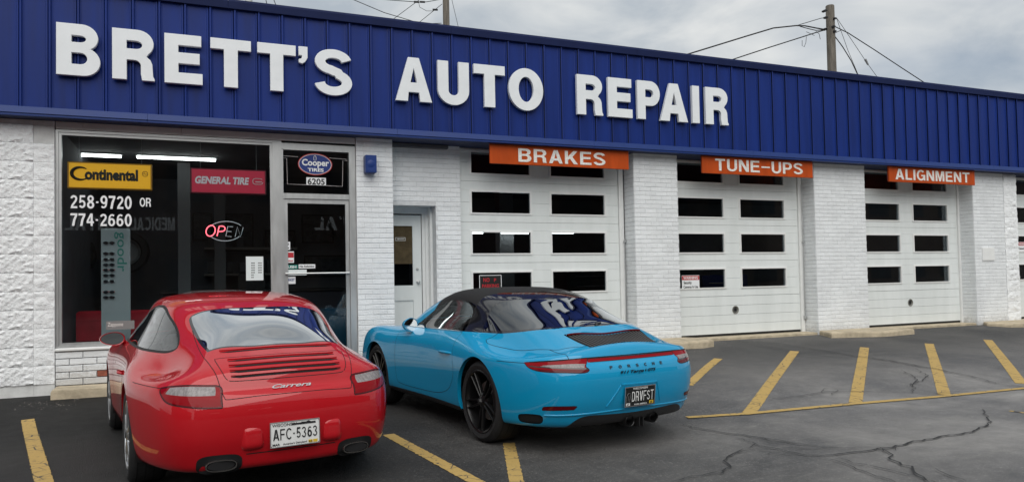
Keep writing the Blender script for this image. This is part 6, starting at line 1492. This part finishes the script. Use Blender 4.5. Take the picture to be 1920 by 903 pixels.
wire([(1250, 114), (1283, 104), (1340, 86.5), (1400, 68), (1450, 53), (1493, 48.5), (1510, 49), (1530, 53), (1548, 56)], .027, 'thick overhead wire sagging left from the big pole')
wire([(1493, 48.5), (1538, 35), (1549, 33)], .014, 'thin wire from the splice up to the pole top')
wire([(1500, 50), (1519, 55), (1530, 57.5), (1548, 56)], .017, 'short spliced wire left of the pole')
wire([(1330, 125), (1364, 115), (1440, 90), (1500, 71), (1528, 62), (1545, 57)], .022, 'lower overhead wire running left from the big pole')
wire([(1512, 69), (1511, 80), (1508, 88), (1504, 86), (1504, 76)], .010, 'loose hooked wire end hanging left of the pole')
wire([(1512, 60), (1527, 67)], .010, 'short stray wire end near the pole'); wire([(1530, 59), (1536, 64), (1538, 74)], .010, 'short drooping wire end near the pole')
wire([(1565, 50), (1590, 62), (1640, 94), (1690, 127), (1733, 155), (1770, 175)], .020, 'long wire falling right from the pole')
wire([(1565, 68), (1580, 88), (1596, 114), (1609, 142), (1615, 155)], .020, 'steep wire falling right close beside the pole')
wire([(1568, 33), (1574, 50), (1590, 95), (1609, 140), (1614, 155)], .010, 'thin steep guy wire right of the pole')
wire([(1568, 33), (1592, 68), (1624, 116), (1645, 145), (1655, 160)], .010, 'thin guy wire with a small insulator'); wire([(1566, 62), (1577, 57)], .014, 'short link wire right of the pole')
o = None; p = P3(1625, 117, 22); mb = MB(); mb.tube([p + Vector((-.08, 0, .12)), p + Vector((.08, 0, -.10))], [.05, .035], 8); o = mb.build('insulator', M_alu, origin=tuple(p)); tag(o, 'small grey insulator on the guy wire', 'insulator')
wire([(640, -8), (663, 0), (720, 24), (782, 42.5), (800, 45), (828, 44)], .018, 'overhead wire sweeping left from the middle pole', 34)
wire([(700, -2), (730, .5), (785, 4.5), (800, 4), (828, -1)], .018, 'upper wire left of the middle pole', 34); wire([(725, 47), (735, 38), (785, 1), (800, -12)], .014, 'thin diagonal wire rising right to the upper wire', 34)
wire([(784, 44), (810, 23), (829, 8)], .014, 'diagonal wire from the splice up to the middle pole', 34); wire([(785, 5), (787, 14), (800, 21), (812, 21)], .012, 'curved jumper wire left of the middle pole', 34)
wire([(845, -10), (850, 12), (859, 50)], .012, 'guy wire right of the middle pole', 34); wire([(497, -6), (501, 11)], .012, 'thin wire right of the light pole', 24); wire([(511, -6), (518, 12)], .012, 'second thin wire right of the light pole', 24)
WL = ['dark insulator on the upper wire, left of its pair by the middle pole', 'dark insulator on the upper wire, nearer the middle pole', 'lower dark insulator just above the coping by the middle pole', 'lower dark insulator on the short link to the middle pole', 'dark insulator on the slanting wire by the middle pole']
for x, y in ((781, 4.5), (792, 4.5), (783, 43), (793, 45), (816, 19)):
    p = P3(x, y, 34); mb = MB(); mb.tube([p + Vector((-.12, 0, 0)), p + Vector((.12, 0, .02))], [.05, .05], 8); o = mb.build('insulator', M_blacktrim, origin=tuple(p)); tag(o, None, 'insulator', 'wire insulators beside the middle pole'); o['label'] = WL.pop(0)

# ================================================================== ACROSS THE STREET (seen in the glass and the paint)
road = MB(); road.box(-120, 120, -20, -11, -.25, .006); tag(road.build('street', mat('street_asphalt', (.075, .074, .072), .85)), kind='structure')
M_brownb = mat('brown_brick_building', (.16, .11, .085), .85, noise_amt=.15, noise_scale=2); M_darkwin = mat('dark_window', (.02, .022, .025), .1)
mo = thing('medical_building', 'brown brick medical and dental office across the street', 'building', (0, -28, 0))
mb = MB(); mb.box(-26, 95, -40, -28, 0, 10.4); mb.build('wall', M_brownb, mo); mb = MB(); mb.box(-26.6, 95.6, -40.6, -27.4, 10.4, 11.0); mb.build('roof', M_blacktrim, mo)  # height and length stretched to darken what paint and panes reflect
for i in range(52): mb = MB(); k_ = i % 26; f_ = 5.6 * (i // 26); mb.box(-24 + 4.4 * k_, -21.6 + 4.4 * k_, -28.03, -27.97, .9 + f_, 3.0 + f_); mb.build('window', M_darkwin, mo)
Dv = 2 * 10.175 + 27.9
for txt, pxa, pxb in (('MEDICAL', 328, 246), ('DENTAL', 243, 122), ('DENTAL', 720, 590)):
    a, b = onwall(pxa, 432, Dv), onwall(pxb, 432, Dv); w = a.x - b.x; h_ = onwall(pxa, 408, Dv).z - a.z
    me = letters_mesh(txt, h_, stroke=.19, mats=mat('glowing_sign_white', (.8, .8, .8), .5, emit=(1, 1, 1, .25)), name='lettering', width=w, extrude=.06); q = inst('lettering', me, mo, (a.x, -27.85, a.z), (0, 0, math.pi))  # letters given a faint glow so they show in the shop glass
nb = thing('added_dark_building', 'unseen dark building added left of the lot to darken reflections', 'building', (-34, -12, 0)); mb = MB(); mb.box(-44, -30, -26, 8, 0, 8.2); mb.build('wall', M_brownb, nb); mb = MB(); mb.box(-44.4, -29.6, -26.4, 8.4, 8.2, 8.7); mb.build('roof', M_blacktrim, nb)  # unseen building added at the left so the car sides reflect dark
for i in range(7): mb = MB(); mb.box(-30.03, -29.97, -24 + 4.5 * i, -22 + 4.5 * i, 1.0, 3.2); mb.build('window', M_darkwin, nb)
M_bark = mat('bare_bark', (.085, .07, .06), .9)
def bare_tree(x, y, h, seed, label):
    rnd = random.Random(seed); t = thing('bare_tree', label, 'tree', (x, y, 0)); tm = MB(); cm = MB()
    def br(p, d, l, r, dep):
        k = 3; pts = [p]; q = p
        for i in range(k): d = (d + Vector((rnd.uniform(-.18, .18), rnd.uniform(-.18, .18), rnd.uniform(-.02, .12)))).normalized(); q = q + d * l / k; pts.append(q)
        (tm if dep < 1 else cm).tube(pts, [r * (1 - .35 * i / k) for i in range(k + 1)], 5 if dep < 2 else 3, caps=False)
        if dep >= 5: return
        for _ in range(3 if dep < 4 else 2):
            a = pts[rnd.choice((2, 3, 3))]; dd = (d + Vector((rnd.uniform(-1, 1), rnd.uniform(-1, 1), rnd.uniform(-.15, .7))) * .75).normalized(); br(a, dd, l * rnd.uniform(.6, .8), r * .58, dep + 1)
    br(Vector((x, y, 0)), Vector((0, 0, 1)), h * .32, h * .022, 0); tm.build('trunk', M_bark, t); cm.build('crown', M_bark, t)
for i, (x, y, h) in enumerate(((-9, -9.5, 9.5), (-17, -5, 11), (-3, -23, 11), (8, -24, 10), (17, -22, 12), (-13, 2.5, 8.5), (-22, 6, 10), (26, -18, 11))):
    bare_tree(x, y, h, 10 + i, ['bare tree by the kerb left of the lot', 'tall bare tree further left of the lot', 'bare tree before the medical building', 'bare tree right of the medical sign', 'tall bare tree at the far right across the street', 'bare tree at the left edge of the lot', 'bare tree far left beside the shop', 'bare tree at the far right corner'][i])
def copy_tree(o, parent=None):
    c = o.copy(); COL.objects.link(c); c.parent = parent
    for ch in list(o.children): copy_tree(ch, c)
    return c

# grit, leaf crumbs and paint flakes along the foot of the walls
gb = MB(); rg = random.Random(3)
for i in range(520):
    if i < 60: x = rg.uniform(-1.9, -1.3); y = 9.75 - abs(rg.gauss(0, .22))
    else: x = rg.choice((rg.uniform(-6, 18), rg.uniform(6, 16))); y = YW - .05 - abs(rg.gauss(0, .25)) - (.45 if 6 < x < 7.6 or 9.9 < x < 12.1 or x > 14.2 else .0) - (.3 if x > -1.6 and x < 1.9 else 0)
    z = gz(x, y) + .004; s_ = rg.uniform(.003, .010); a = rg.uniform(0, 6.28)
    gb.add([(x + s_ * math.cos(a + k * 2.1) * rg.uniform(.6, 1.2), y + s_ * math.sin(a + k * 2.1), z) for k in range(3)] + [(x, y, z + s_ * .7)], [(0, 1, 3), (1, 2, 3), (2, 0, 3)])
tag(gb.build('grit_along_wall', mat('pale_grit', (.22, .20, .18), .9, noise_amt=.5, noise_scale=30)), 'pale grit and paint flakes scattered along the foot of the wall', 'grit', kind='stuff')
